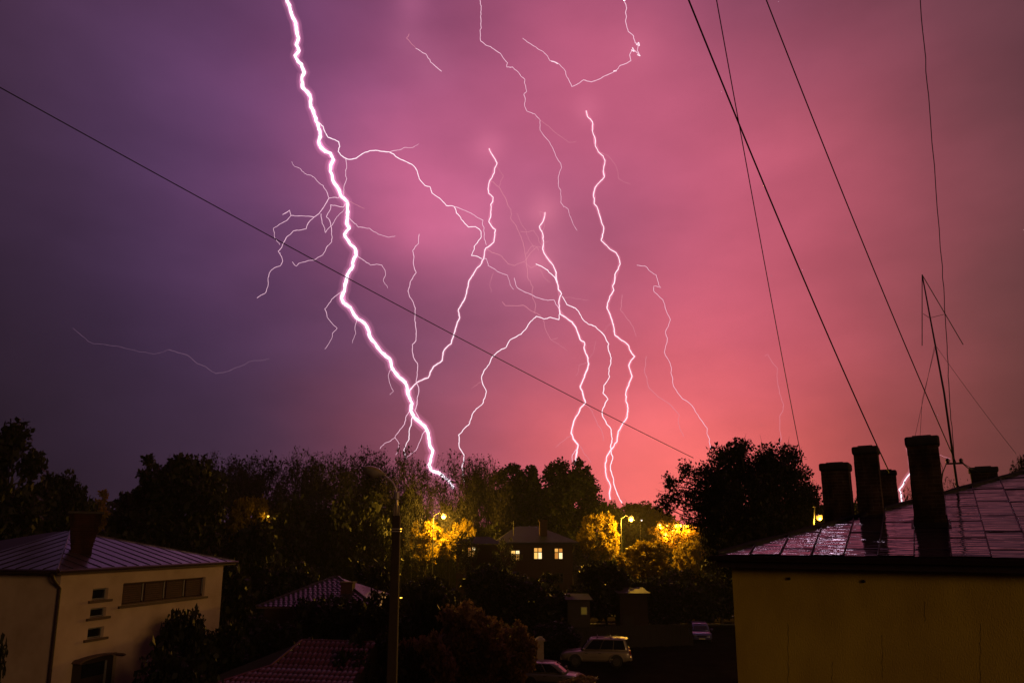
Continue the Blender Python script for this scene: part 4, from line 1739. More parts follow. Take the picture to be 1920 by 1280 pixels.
DK = 'dark leafy trees against the sky'
BR = 'bare trees along the skyline'
grow_at('broadleaf_tree', T_tall, 18, 4.4, 32, 788, 160, 46, 'leaf_dark', 'tall dark tree at the left edge above the cream house', group=DK)
grow_at('broadleaf_tree', T_round, 14, 5.2, 128, 866, 118, 52, 'leaf_dark', 'rounded dark tree right of the tall left edge tree', group=DK, rz=1.0)
grow_at('poplar', T_spire, 17, 2.1, 196, 914, 44, 96, 'leaf_spring', 'slim olive poplar in the gap right of the brick chimney')
grow_at('broadleaf_tree', T_round, 14, 5.2, 352, 836, 190, 62, 'leaf_dark', 'largest dark bushy tree left of the bare trees', group=DK, rz=2.2)
grow_at('broadleaf_tree', T_round, 14, 5.2, 262, 906, 118, 66, 'leaf_dark', 'lower dark tree leaning left of the largest bushy one', group=DK, rz=.4)
grow_at('conifer', T_spire, 17, 2.1, 281, 846, 62, 64, 'leaf_dark', 'narrow spiky dark tree poking up beside the bushy one')
bare_spots = [(415, 838, 118, 98, B1, 'leftmost bare tree behind the bushy dark tree'), (498, 846, 118, 102, B2, 'bare tree second from the left on the skyline'),
              (566, 840, 112, 97, B3, 'bare tree third from the left on the skyline'), (625, 835, 122, 100, B1, 'bare tree just left of the unlit lamp head'),
              (694, 836, 118, 104, B2, 'bare tree right behind the unlit lamp head'), (758, 836, 108, 96, B3, 'bare tree between the lamp and the thick lightning foot'),
              (846, 838, 96, 93, B5, 'thin bare tree where the thick lightning bolt ends'), (888, 850, 84, 108, B2, 'small bare tree right of the thick bolt foot'),
              (916, 856, 92, 98, B3, 'rightmost bare tree touching the leafy crowns'), (776, 880, 44, 83, B5, 'slim dark bare tree before the left lit street lamp')]
for i, (px, pt_, w, Y, t, nm) in enumerate(bare_spots):
    grow_at('bare_tree', t, 20, 6.4, px, pt_, w, Y, 'twig', nm, group=BR, rz=i * 1.3, wood='twig')
grow_at('broadleaf_tree', T_umb, 19, 5.2, 972, 860, 120, 110, 'leaf_green', 'layered leafy tree left of the twin crowns behind brick house', group=DK, rz=.3)
grow_at('broadleaf_tree', T_umb2, 19, 5.2, 1066, 855, 140, 112, 'leaf_green', 'tallest layered leafy tree behind the brick house', group=DK, rz=1.9)
grow_at('broadleaf_tree', T_round, 14, 5.2, 1016, 900, 130, 118, 'leaf_green', 'lower leafy tree between the two layered crowns', group=DK)
grow_at('broadleaf_tree', T_round, 14, 5.2, 1143, 929, 62, 100, 'leaf_green', 'small rounded tree right of the layered crowns', group=DK, rz=.9)
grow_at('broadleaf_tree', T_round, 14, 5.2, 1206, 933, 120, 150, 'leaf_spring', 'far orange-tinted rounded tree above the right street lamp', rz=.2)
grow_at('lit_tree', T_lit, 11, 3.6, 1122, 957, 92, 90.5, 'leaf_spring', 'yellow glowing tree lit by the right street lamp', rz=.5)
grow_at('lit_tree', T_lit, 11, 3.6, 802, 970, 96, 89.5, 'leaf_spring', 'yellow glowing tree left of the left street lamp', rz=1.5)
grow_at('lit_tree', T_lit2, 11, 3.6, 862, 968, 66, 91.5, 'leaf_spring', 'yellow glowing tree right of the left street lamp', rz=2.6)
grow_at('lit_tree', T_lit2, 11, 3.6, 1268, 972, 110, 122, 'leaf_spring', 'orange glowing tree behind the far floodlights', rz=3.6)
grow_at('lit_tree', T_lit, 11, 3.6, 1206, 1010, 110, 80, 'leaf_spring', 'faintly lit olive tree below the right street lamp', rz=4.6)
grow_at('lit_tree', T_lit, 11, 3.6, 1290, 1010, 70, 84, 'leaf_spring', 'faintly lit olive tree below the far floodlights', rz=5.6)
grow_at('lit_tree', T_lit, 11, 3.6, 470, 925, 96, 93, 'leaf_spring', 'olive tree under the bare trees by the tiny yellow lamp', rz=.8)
grow_at('broadleaf_tree', T_near, 13.8, 4.5, 1410, 806, 252, 38, 'leaf_dark', 'huge dark round tree left of the chimneys', rz=.7)
grow_at('broadleaf_tree', T_airy, 11.5, 3.0, 1396, 852, 172, 40, 'leaf_dark', 'thin airy tree spreading left of the huge round tree', rz=0)
grow_at('broadleaf_tree', T_thin, 11.5, 3.0, 1527, 905, 46, 42, 'leaf_dark', 'little sparse tree between the huge tree and first chimney', rz=2.2)
grow_at('broadleaf_tree', T_round, 14, 5.2, 1616, 912, 90, 74, 'leaf_green', 'far leafy tree showing between the left chimneys', rz=2.9)
grow_at('bare_tree', B4, 9, 3.2, 1708, 893, 92, 48, 'twig', 'small bare tree behind the small lightning near the chimneys', group='bare trees behind the wet roof', wood='twig')
grow_at('bare_tree', B4, 9, 3.2, 1776, 882, 92, 46, 'twig', 'small bare tree right of the biggest chimney', group='bare trees behind the wet roof', rz=1.7, wood='twig')
grow_at('broadleaf_tree', T_round, 14, 5.2, 1850, 903, 190, 82, 'leaf_green', 'far low tree behind the small right chimney', rz=.6)
grow_at('broadleaf_tree', T_near, 13.8, 4.5, 1925, 846, 96, 40, 'leaf_green', 'leafy tree cut by the right picture edge', rz=2.4)
grow_at('broadleaf_tree', T_thin, 11.5, 3.0, 872, 990, 56, 75, 'leaf_dark', 'sparse dark young tree before the single lit window', rz=1.2)
grow_at('broadleaf_tree', T_thin, 11.5, 3.0, 950, 1002, 60, 76, 'leaf_dark', 'sparse dark young tree before the left end of brick house', rz=3.1)
# dark middle-ground shrubs
rng = random.Random(5)
shr = [
    (230, 985, 190, 58, 'wide dark shrub behind the cream house ridge'), (480, 965, 150, 66, 'dark shrub below the leftmost bare trees'),
    (565, 925, 190, 92, 'dark thicket tree below the middle bare trees'), (670, 912, 180, 90, 'dark thicket tree left of the concrete pole'),
    (415, 1030, 150, 48, 'dark shrub right of the cream house eave'), (560, 1040, 150, 55, 'dark shrub behind the low tiled house'),
    (700, 1040, 130, 52, 'dark shrub left of the concrete pole foot'), (918, 975, 80, 93, 'dark round shrub left of the brick house roof'),
    (762, 905, 110, 94, 'dark round thicket under the thick lightning foot'), (850, 925, 90, 97, 'dark thicket behind the left lit street lamp'),
    (1130, 1042, 130, 66, 'black rounded shrub right of the brick house'), (1240, 1075, 130, 70, 'dark shrub above the blue car'),
    (1345, 1040, 120, 72, 'dark shrub touching the yellow house corner'), (915, 1048, 130, 64, 'dark shrub left below the brick house'),
    (800, 1070, 140, 56, 'dark shrub right of the concrete pole'), (1000, 1068, 170, 62, 'dark shrub below the brick house windows'),
    (655, 1108, 170, 39, 'dark shrub below the low tiled roof'), (500, 1142, 190, 36, 'dark shrub left below the low tiled roof'),
    (720, 1140, 150, 36, 'dark shrub behind the pole base'), (860, 1120, 130, 44, 'dark shrub behind the copper bush'),
    (1040, 1160, 110, 52, 'dark shrub behind the gate pillar'), (970, 1175, 90, 46, 'dark shrub left of the gate pillar'),
    (1245, 1120, 80, 66, 'dark shrub right of the reddish shed'), (1352, 1100, 70, 74, 'dark shrub under the yellow house eave'),
    (560, 1180, 130, 33.5, 'dark shrub above the red tiled roof'),
    (345, 1128, 120, 30, 'round bush against the cream wall'), (425, 1150, 130, 31, 'dark bush right of the cream wall'),
    (355, 1195, 190, 26, 'low dark bush before the cream house'), (660, 1205, 110, 27, 'dark shrub covering the right of the red tiled roof'),
    (760, 1190, 120, 30, 'dark shrub right of the pole bottom'), (690, 1168, 140, 28, 'dark shrub hiding the ridge end of the red tiled roof'),
    (590, 1110, 120, 40, 'dark shrub hiding the low tiled house front'), (1270, 1060, 110, 72, 'dark shrub below the thin airy tree'),
    (1290, 1082, 120, 69, 'dark shrub behind the blue car'), (1192, 1080, 120, 67.5, 'added dark shrub shading the reddish shed from the lamp'),  # the shrub at the shed is added to keep lamplight off its roof
    (722, 1090, 110, 37, 'dark shrub between pole and low tiled roof'), (800, 1092, 140, 38, 'dark shrub hiding the right end of the low tiled roof'), (712, 960, 90, 84, 'dark thicket around the concrete pole'),
]
TB = [(T_bush, 4.2, 2.6), (T_bush2, 5.0, 2.4), (T_bush3, 7.0, 3.6)]
for i, (px, pt_, w, Y, nm) in enumerate(shr):
    t, th, tr = TB[i % 3]
    grow_at('shrub', t, th, tr, px, pt_, w, Y, 'leaf_dark', nm, 'shrub', 'dark shrubs in the gardens', rz=i * 1.1)
grow_at('shrub', T_copper, 5.9, 2.5, 880, 1108, 150, 35, 'leaf_copper', 'copper-leaved bush left of the silver hatchback', 'shrub', rz=.3)
grow_at('shrub', T_copper, 5.9, 2.5, 800, 1165, 130, 31, 'leaf_copper', 'lower copper-leaved bush right of the concrete pole', 'shrub', rz=1.3)
grow_at('shrub', T_copper, 5.9, 2.5, 955, 1150, 100, 38, 'leaf_copper', 'small copper-leaved bush beside the gate pillar', 'shrub', rz=2.3)
grow_at('shrub', T_copper, 5.9, 2.5, 1085, 1262, 90, 38, 'leaf_copper', 'leaf tips over the hatchback bonnet', 'shrub', rz=3.3)
grow_at('shrub', T_copper, 5.9, 2.5, -18, 1075, 90, 19, 'leaf_dark', 'leaves at the left picture edge before the cream house', 'shrub', rz=.5)

# far wood closing the horizon
rngw = np.random.default_rng(77)
n = 60000
xs = rngw.uniform(-190, 190, n)
top = 13.0 + 2.2 * np.sin(xs * .11) + 1.6 * np.sin(xs * .37 + 1) + 1.0 * np.sin(xs * .9 + 2)
zs = top * rngw.uniform(0, 1, n) ** .6
P = np.stack([xs, 165 + rngw.uniform(-6, 6, n) + .0 * xs, zs], 1)
lv, lf = leaf_quads(P, 1.1, rngw)
tag(mesh_obj('far_wood', np_mesh('far_wood', lv, lf), 'leaf_green'), 'far dark wood closing the horizon', 'wood', kind='stuff')

# ------------------------------------------------------------------ overhead wires


def wire(pts, r0, r1, label, sag=0.0, name='overhead_wire', group='overhead wires', n=28, wig=0.0):
    """pts: (px, py, Y) control points"""
    W = [at(*p) for p in pts]
    P = []
    m = len(W) - 1
    rr = random.Random(len(label))
    for i in range(m):
        for q in range(n // m + (1 if i == m - 1 else 0)):
            t = q / (n // m)
            p = W[i].lerp(W[i + 1], t)
            if sag:
                p.z -= sag * 4 * ((i + t) / m) * (1 - (i + t) / m)
            if wig:
                p.x += rr.gauss(0, wig)
            P.append(p)
    base = P[0].copy()
    rad = [r0 + (r1 - r0) * i / (len(P) - 1) for i in range(len(P))]
    g = MB()
    g.tube([p - base for p in P], rad, 6)
    o = g.build(name, 'wire', None, smooth=True, loc=base)
    return tag(o, label, 'wire', group)


wire([(-40, 142, 18), (1300, 858, 44)], .017, .022, 'long dark wire crossing the sky from upper left to big tree', sag=.25)
wire([(1275, -40, 9), (1668, 886, pA.y + 2.2)], .013, .013, 'thickest slanting wire running down behind the middle chimney', sag=.22)
wire([(1338, -30, 11), (1516, 925, 30)], .010, .014, 'slanting wire ending at the lamp by the first chimney', sag=.3)
wire([(1425, -30, 10), (1792, 866, MY)], .010, .011, 'slanting wire running down to the crossarm of the aerial mast', sag=.22)
wire([(1724, -20, 10.5), (1741, 180, 12), (1766, 500, 14.5), (1776, 650, 15.5), (1781, 760, MY - .3), (1790, 866, MY)], .008, .009, 'thin wavy cable hanging beside the aerial mast', n=40, wig=.006)
wire([(1752, 650, MY), (1735, 730, MY + .5), (1713, 830, MY + 1)], .004, .004, 'left faint guy wire of the aerial mast', group='aerial guy wires')
wire([(1754, 650, MY), (1729, 750, MY + .5), (1724, 840, MY + 1)], .004, .004, 'second faint guy wire close to the left one', group='aerial guy wires')
wire([(1756, 650, MY), (1905, 850, MY + 3)], .004, .005, 'right faint guy wire sloping to the right edge', sag=.05, group='aerial guy wires')
wire([(1806, 868, MY), (1845, 886, MY + 1), (1925, 912, MY + 2)], .007, .007, 'short sagging wire behind the small right chimney', sag=.05)
wire([(1763, 866, MY - .2), (1768, 880, MY), (1740, 1000, MY)], .006, .006, 'short drop wire from the crossarm behind the biggest chimney')

# ------------------------------------------------------------------ lightning
m, nt, b = new_mat('bolt_core')
nt.nodes.remove(b)
em = nt.nodes.new('ShaderNodeEmission')
em.inputs['Color'].default_value = (1.0, .86, .96, 1)
em.inputs['Strength'].default_value = 1.6
nt.links.new(em.outputs[0], nt.nodes['Material Output'].inputs['Surface'])
m.cycles.emission_sampling = 'NONE'
for nm, c, s in (('bolt_branch', (1.0, .6, .76), 1.0), ('bolt_bright', (1.0, .78, .88), 1.25), ('bolt_faint', (1.0, .36, .46), .75), ('bolt_violet', (.62, .34, .55), .3), ('bolt_added_unseen', (1.0, .7, .95), 20.0)):
    m, nt, b = new_mat(nm)
    nt.nodes.remove(b)
    em = nt.nodes.new('ShaderNodeEmission')
    em.inputs['Color'].default_value = (*c, 1)
    em.inputs['Strength'].default_value = s
    nt.links.new(em.outputs[0], nt.nodes['Material Output'].inputs['Surface'])
    m.cycles.emission_sampling = 'NONE'


def halo_mat(name, col, strength):
    """scattered glow and lens bloom round a channel, put in as an emitting volume"""
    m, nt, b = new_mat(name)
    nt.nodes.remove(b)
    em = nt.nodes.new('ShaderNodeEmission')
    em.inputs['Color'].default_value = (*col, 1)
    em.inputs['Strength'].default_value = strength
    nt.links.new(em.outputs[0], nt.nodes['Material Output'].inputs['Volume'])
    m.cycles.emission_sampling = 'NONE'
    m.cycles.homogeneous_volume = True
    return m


WK = 0.6       # overall channel thickness


def chan(pts, Y, seed, jit=.16, it=3):
    """pixel polyline -> 3-D path at distance about Y with fractal kinks, wandering in depth as well"""
    rr = random.Random(seed)
    P = [Vector((p[0], p[1], 0)) for p in pts]
    d = 0.0
    for p in P:
        p.z = d
        d += rr.gauss(0, 6)
    for _ in range(it):
        Q = []
        for a, c in zip(P[:-1], P[1:]):
            Q.append(a)
            ln = ((a.x - c.x) ** 2 + (a.y - c.y) ** 2) ** .5
            if ln > 5:
                mid = (a + c) / 2
                mid.x += rr.gauss(0, jit * .5) * ln * .5
                mid.y += rr.gauss(0, jit * .3) * ln * .5
                mid.z += rr.gauss(0, .4) * ln * .5
                Q.append(mid)
        Q.append(P[-1])
        P = Q
        jit *= .95
    return [at(p.x, p.y, Y + p.z * Y / FPX) for p in P]


def part_channel(name, mname, root, pts, Y, seed, w0, w1, k=6, jit=.24, it=3, pulse=.0):
    P = chan(pts, Y, seed, jit, it)
    n = len(P)
    rr = random.Random(seed + 1)
    rad = [max(.15, WK * (w0 + (w1 - w0) * i / (n - 1)) * (1 + rr.uniform(-pulse, pulse))) / 2 * Y / FPX for i in range(n)]
    g = MB()
    base = root.location
    g.tube([p - base for p in P], rad, k)
    return g.build(name, mname, root), P


def bolt(label, Y, seed, chans, group='lightning bolts', halo=None):
    """chans: (points, width at start, width at end, material)"""
    p0 = at(*chans[0][0][0], Y)
    root = empty('lightning_bolt', p0)
    tag(root, label, 'lightning', group)
    for i, (pts, w0, w1, mt) in enumerate(chans):
        o, P = part_channel('channel' if i == 0 else 'branch', mt, root, pts, Y, seed * 100 + i, w0, w1, pulse=.18)
        if i == 0 and halo:
            for r_px, mt_ in halo:
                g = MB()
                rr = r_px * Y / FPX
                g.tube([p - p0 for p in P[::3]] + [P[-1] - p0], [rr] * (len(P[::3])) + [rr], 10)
                g.build('bloom_halo', mt_, root, smooth=True)  # halo of scatter and bloom, added as an emitting tube
    return root


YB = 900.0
halo_mat('halo_inner', (1.0, .34, .62), .4 / (2 * 7 * YB / FPX))
halo_mat('halo_outer', (1.0, .3, .55), .12 / (2 * 13 * YB / FPX))
halo_mat('halo_small', (1.0, .38, .52), .16 / (2 * 3.6 * YB / FPX))
main = [(534, -30), (537.5, 0), (546, 24), (554, 42), (557, 62), (560, 72), (555.5, 84), (561, 96), (553, 104.5), (559, 116), (565.5, 121), (571, 136), (566, 145), (567, 164), (577.5, 174), (583, 185), (582.5, 200), (592.5, 222), (597.5, 240), (600.5, 256), (597.5, 265), (601, 276), (610, 284), (620, 287.5), (625, 300), (620, 310), (619, 321), (624, 338), (635.6, 356), (638.5, 366), (651, 378.6), (652, 397), (651, 409.5), (650, 418), (654.8, 428), (645.5, 439), (655, 456), (667, 470), (668, 478.5), (662, 498), (651, 515), (647, 533), (640, 559), (643.7, 567), (658, 577), (670, 597), (688, 613), (693, 630), (704, 644), (717.5, 662), (730.6, 672), (734, 687), (745, 703), (760, 717), (764, 736), (773, 756), (770, 769), (776.6, 782), (790, 794), (803, 815), (806, 835), (811, 849), (804.5, 871), (808, 881), (822.5, 885.6), (842, 901), (850, 914)]
bb, bf, br = 'bolt_branch', 'bolt_faint', 'bolt_bright'
bolt('thickest white lightning bolt running from top left of centre to the trees', YB, 1, [
    (main, 11.5, 8.5, 'bolt_core'),
    ([(594, 226), (606, 237.5), (610, 249), (615, 257.5), (627.5, 262), (635, 266), (637, 275), (634, 284), (646, 296), (655, 299), (667.5, 297), (684, 286), (704, 282), (730, 285), (746, 296), (760, 302.5), (779, 315), (786, 335), (797, 348), (806, 350), (810, 362), (832.5, 380), (837, 385.6), (851, 387), (864.6, 411), (879, 426), (891, 425), (902, 434), (901, 447), (889, 462), (884, 479), (892.5, 480), (904, 485)], 3.2, 2.2, br),
    ([(730, 285), (748, 281.5), (759, 276.5), (773, 277), (785, 270)], 1.8, 1.0, bb),
    ([(648, 297), (650, 315), (650, 335), (644.6, 352), (644, 366)], 1.9, 1.7, bb),
    ([(851, 387), (873, 395), (889, 403), (905.6, 413), (907, 433), (912, 459)], 1.9, 1.5, bb),
    ([(638.5, 366), (634, 371.6), (626, 370), (617, 371.6), (613, 360), (606, 348), (596, 341), (583.6, 329), (571, 325), (562.5, 316), (552.7, 312.5), (547, 303)], 2.2, 1.0, bb),
    ([(617, 371.6), (610, 383), (603, 394), (597.7, 401), (589, 407), (578, 418), (574, 429), (550, 433), (537, 445), (531.6, 454.6), (521.7, 471), (530, 490), (526, 498), (514.7, 502), (505, 512), (503, 532), (498, 549), (482, 558.6)], 2.3, 1.2, bb),
    ([(589, 407), (568, 405), (545.6, 404), (537, 414), (520, 424), (512.5, 428), (514.7, 445), (524.5, 459)], 2.0, 1.0, bb),
    ([(545.6, 404), (543, 394), (530, 402.5), (540, 397)], 1.8, 1.4, bb),
    ([(651, 378), (644, 388.5), (630, 385.6), (620, 384), (617, 397), (612, 407), (620, 419), (621.6, 439), (622, 453), (610, 470), (605, 478), (588, 488), (560, 494), (555.5, 499), (548, 491)], 2.2, 1.3, bb),
    ([(602, 401), (604, 419), (610, 436), (616, 428), (623, 422), (635.6, 402.5), (645.5, 391)], 1.9, 1.2, bb),
    ([(652, 406), (672, 426), (693, 428), (709, 439), (728.5, 445), (741, 442.5)], 2.0, 1.0, bb),
    ([(651, 378), (657, 378), (683.5, 391)], 1.3, .8, bf),
    ([(668, 478), (680.6, 487), (695, 497), (716, 497), (722, 506.6), (718.6, 526), (727, 540)], 2.0, .9, bb),
    ([(641, 546), (622, 561), (609, 579), (616, 598), (632, 615), (622, 634.5), (609, 654)], 2.0, .9, bb),
    ([(670, 597), (666.6, 608), (661, 643)], 1.7, .8, bb),
    ([(735, 690), (728, 703), (730.6, 718), (738, 733), (730.6, 739.5)], 1.6, .9, bb),
    ([(771, 769), (762, 779), (750, 805), (740.5, 820), (721, 831), (712.6, 841)], 2.6, 1.3, bb),
    ([(740.5, 820), (748, 831), (742, 852)], 1.8, 1.0, bb),
    ([(774, 780), (771.6, 786), (767, 808), (767, 823), (757, 843), (762, 860)], 2.8, 2.2, br),
    ([(798, 806), (792, 814), (783, 838), (775, 848), (762, 857)], 2.2, 1.2, bb),
], halo=[(7, 'halo_inner'), (13, 'halo_outer')])
b2 = [(917, 278.4), (927, 296.5), (932, 306), (927, 324), (919, 337.5), (915, 354), (924.7, 370), (920, 383.4), (920, 398), (916.5, 416), (929, 431), (926, 454), (910.5, 465.5), (902, 495), (891, 508), (878, 533), (873, 556), (860, 579), (862, 595), (850, 631), (832, 657.5), (829, 675.5), (812.7, 687), (803, 708), (781.5, 716.6), (768, 731), (766, 745)]
bolt('bright bolt curving down from centre to join the thickest one', YB + 60, 2, [
    (b2, 2.6, 3.6, br),
    ([(913, 467), (938, 478.6), (953, 495), (965, 498), (984, 490), (992, 478), (1008, 462), (1016, 464)], 1.6, 1.2, bf),
    ([(906, 484), (912, 485), (915.5, 498), (935, 510), (951.5, 516), (956.5, 534), (963, 542.6)], 1.7, 1.0, bb),
    ([(920, 339), (938, 354), (958, 393), (969.6, 429), (984, 472), (989, 505), (997.5, 551), (1002, 587)], 1.5, 1.2, bf),
], halo=[(3.6, 'halo_small')])
bolt('thin upright bolt left of centre reaching the thick one', YB + 40, 3, [
    ([(786, 439), (785, 456), (773.5, 470), (775, 490), (780.5, 511), (769, 529), (765, 546), (775, 567), (779, 605), (780, 638), (773, 646), (775, 669), (782.5, 680.5), (780, 715), (785, 726), (783, 743), (778, 769), (786, 784)], 1.9, 2.4, bb),
])
b3 = [(1022, 398), (1019, 413), (1011, 424.5), (1019, 452), (1025, 482), (1043, 511), (1045, 531), (1053, 551), (1050, 588.5), (1073, 604), (1082, 620), (1088, 637), (1096, 641.6), (1098, 662), (1102.5, 671), (1101, 693), (1088, 724), (1098, 754), (1088, 765), (1071, 812), (1084, 834), (1078, 872)]
bolt('forked bolt in the middle splitting into three legs', YB + 150, 4, [
    (b3, 2.8, 4.2, br),
    ([(1005, 495), (1027, 506.5), (1040, 519.6), (1045, 531)], 2.6, 3.0, br),
    ([(1049, 588), (1048, 599), (1032, 594.7), (1020, 598), (1005.6, 593), (995, 602.5), (987, 615), (977.5, 626), (955.6, 638), (949, 651), (924, 668), (907, 696), (904, 715), (912, 734), (905.6, 755.6), (885, 777.5), (880.6, 793), (860, 815), (862, 840), (870, 852.5), (866.6, 877.5), (873, 909)], 2.4, 2.6, br),
    ([(1054, 555), (1063, 571), (1079, 577.5), (1095, 601), (1116.6, 612), (1141.6, 644.7), (1146, 671), (1143, 705.6), (1130.6, 737), (1140, 748), (1130.6, 765), (1130.6, 782), (1146, 805.6), (1144.7, 837), (1149, 855.6), (1144.7, 880.6), (1152.5, 912), (1166, 942)], 2.6, 3.0, br),
    ([(1081, 842), (1073, 852.5), (1073, 866)], 2.0, 1.4, bb),
    ([(964, 521), (969.6, 539), (984, 547.5), (1004, 557), (1027, 563), (1038.5, 562), (1048, 578.7)], 1.7, 1.8, bb),
    ([(941.7, 565.6), (948, 573), (981, 572), (997.5, 583.6), (1014, 592)], 1.5, 1.6, bf),
    ([(1071, 816), (1058, 825), (1042, 838)], 1.3, .9, bf),
    ([(1080, 826), (1092, 842), (1108, 866)], 1.3, .9, bf),
    ([(1018, 600), (1027, 626), (1034, 637), (1046, 633)], 1.2, .8, bf),
    ([(1098, 758), (1110, 770), (1120, 795), (1132, 826)], 1.3, .9, bf),
    ([(1022, 400), (1012, 396), (1013, 406)], 1.2, .8, bf),
    ([(976, 434), (990, 435), (1001, 432), (1006, 440), (1010, 452), (1017, 461)], 1.0, .9, bf),
    ([(1021, 402), (1021, 424), (1015, 440), (1020, 456), (1029, 452)], 1.0, .8, bf),
    ([(986, 476), (996, 462), (1005, 462), (1010, 470)], 1.3, 1.2, bf),
    ([(1054, 557), (1080, 560), (1104, 563)], .8, .6, bf),
    ([(1116, 614), (1130, 622), (1140, 610), (1147, 606)], .8, .6, bf),
    ([(1117, 640), (1113, 660), (1104, 672)], .8, .6, bf),
    ([(1100, 680), (1086, 684), (1080, 705)], .8, .6, bf),
    ([(1034, 637), (1050, 648), (1064, 658)], .8, .6, bf),
    ([(936, 350), (944, 330), (938, 322), (932, 312)], .9, .8, bf),
    ([(969, 400), (985, 430), (992, 450), (1002, 468)], .8, .7, bf),
    ([(925, 512), (918, 535), (921, 548)], .8, .6, bf),
    ([(904, 715), (893, 722), (884, 728)], .8, .6, bf),
    ([(1007, 497), (996, 502), (984, 492)], 1.4, 1.0, bf),
    ([(1012, 505), (1020, 520), (1032, 530)], .9, .7, bf),
], halo=[(3.6, 'halo_small')])
b4 = [(1099, 208), (1111, 229), (1111, 247), (1122, 285), (1131, 293), (1133.7, 308), (1133, 332.6), (1119, 347), (1113, 364), (1114, 382), (1122, 395), (1132, 429), (1127, 451), (1155, 473.7), (1163, 495), (1148.5, 536), (1151, 544), (1138, 576), (1148, 602.5), (1152.5, 627.5), (1179, 648), (1190, 668), (1179, 685), (1185, 705.6), (1173, 740), (1177.5, 765), (1173, 787), (1159, 809), (1157, 827.5), (1145, 843), (1135, 868), (1138, 896), (1145, 912), (1144, 936)]
bolt('single winding bolt right of centre', YB + 200, 5, [
    (b4, 2.4, 3.4, br),
    ([(1122, 285), (1140, 292), (1158, 320), (1160, 335), (1182, 346)], .9, .7, bf),
], halo=[(3.6, 'halo_small')])
bolt('thin pink bolt right of the winding one', YB + 400, 6, [
    ([(1194, 497), (1212, 500), (1230.5, 516), (1239, 539), (1226, 536), (1226, 546), (1243, 562), (1257, 599), (1248, 621), (1248, 649), (1259, 690), (1263, 724), (1293, 755.6), (1326, 802.5), (1332, 840)], 1.4, 1.5, bb),
])
bolt('faint short bolt left of the thin pink one', YB + 500, 7, [
    ([(1212, 668), (1209, 699), (1216.6, 726), (1230.6, 740), (1249, 752.5), (1274, 777.5), (1282, 818)], 1.5, 1.0, bf),
    ([(1166.6, 552.5), (1163, 580.6), (1182, 604), (1193, 630.6)], 1.3, .9, bf),
], group='faint lightning')
bolt('thin bolt from the top edge trailing down right of centre', YB + 250, 8, [
    ([(902, -30), (900, 0), (902, 16), (902, 41), (900, 57), (901, 77), (920, 88), (939, 101.6), (951.6, 118), (950, 126), (961, 126), (977, 143.6), (984, 149), (987.6, 172), (982, 177), (984, 200), (988, 208.6), (1003, 214), (1012.5, 225), (1012.5, 244), (1037, 279), (1047, 301.4), (1053, 314.5), (1047, 331), (1051.6, 357), (1051.6, 380), (1065, 391.6), (1073, 416), (1082, 432)], 2.2, 1.1, bb),
    ([(1012, 224), (1030, 238), (1050, 255.5), (1066, 267), (1081, 265)], .9, .7, bf),
])
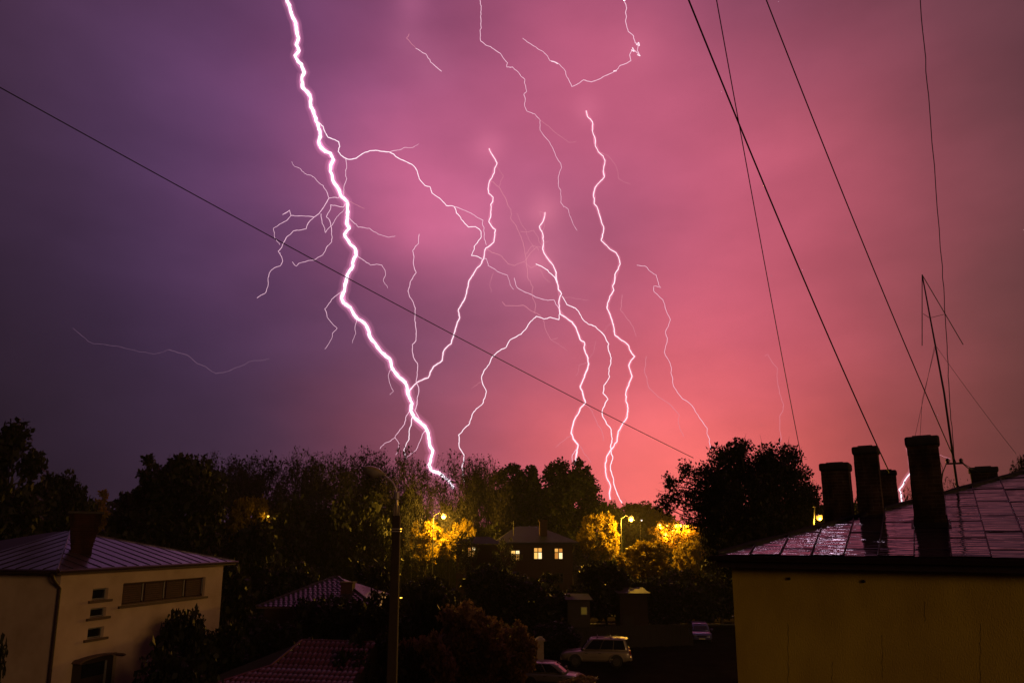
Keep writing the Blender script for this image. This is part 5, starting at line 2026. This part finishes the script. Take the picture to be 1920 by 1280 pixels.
bolt('hooked bolt at the top with knots bending left', YB + 300, 9, [
    ([(1169.6, 0), (1175, 16), (1173, 41), (1178, 59.6), (1188, 68), (1191, 81), (1198, 83), (1195, 95), (1199, 103), (1187, 93), (1180.5, 103), (1183, 114), (1175, 119), (1163, 123), (1153, 134), (1132, 143.6), (1109, 154), (1094, 150), (1072, 162.5), (1068, 154), (1057, 129), (1046, 119), (1031, 114), (1019, 97.5), (1004, 88), (980, 72)], 2.6, 1.5, bb),
    ([(1425, -560), (1400, -420), (1408, -330), (1384, -220), (1396, -150), (1380, -60), (1368, -20), (1320, -26), (1290, -34), (1215, -26), (1169.6, 0)], 16.0, 4.0, 'bolt_added_unseen'),  # unseen upper channel, added and brightened for its glints on the wet roof
    ([(1197, 80), (1199, 86), (1193, 84), (1198, 80)], 3.2, 3.2, br),
    ([(1186, 90), (1189, 97), (1184, 94)], 3.2, 3.0, br),
    ([(1197, 100), (1200, 105), (1195, 103)], 3.0, 2.6, br),
    ([(1150, 134), (1156, 133)], 3.6, 3.0, br),
    ([(1034, 115), (1041, 117), (1046, 120)], 3.0, 2.4, br),
])
bolt('short hooked streak at the top left of centre', YB + 350, 10, [
    ([(779.6, 91), (798.5, 101.6), (807, 116.5), (818, 126), (828, 134)], 1.8, 2.4, bb),
    ([(767, 64), (762, 72), (766, 75), (779, 91)], 1.7, .9, bf),
], group='faint lightning')
bolt('faint violet streak low in the dark left sky', YB + 600, 11, [
    ([(316, 655), (350, 665), (380, 685), (405, 700), (440, 690), (470, 677), (505, 672)], 1.4, 1.2, 'bolt_violet'),
    ([(137, 615), (165, 640), (210, 648), (245, 655), (290, 664), (316, 655)], .8, .7, 'bolt_violet'),
], group='faint lightning')
bolt('small bright bolt between the chimneys on the wet roof', YB + 100, 12, [
    ([(1703, 838), (1706, 851), (1709, 872.5), (1708.5, 884), (1696, 901), (1686, 917), (1690, 929), (1692, 948)], 2.6, 4.2, 'bolt_core'),
    ([(1757, 850), (1766, 854), (1782, 860)], 1.1, .8, bf),
], halo=[(5, 'halo_small')])
bolt('faint broken streak above the big round tree', YB + 650, 13, [
    ([(1434, 667), (1440, 664), (1450, 682), (1458, 690), (1462, 739), (1469, 757.5), (1462, 780), (1464, 845)], .9, 1.1, bf),
], group='faint lightning')

# ------------------------------------------------------------------ rain-wet air
m, nt, b = new_mat('haze_air')
nt.nodes.remove(b)
pv = nt.nodes.new('ShaderNodeVolumePrincipled')
pv.inputs['Color'].default_value = (.9, .9, .92, 1)
pv.inputs['Density'].default_value = .00018
pv.inputs['Anisotropy'].default_value = .3
nt.links.new(pv.outputs[0], nt.nodes['Material Output'].inputs['Volume'])
m.cycles.homogeneous_volume = True
g = MB()
g.span((-260, -30, -1), (260, 230, 30))
tag(g.build('haze', 'haze_air'), 'thin rain haze glowing round the orange lamps', kind='stuff')
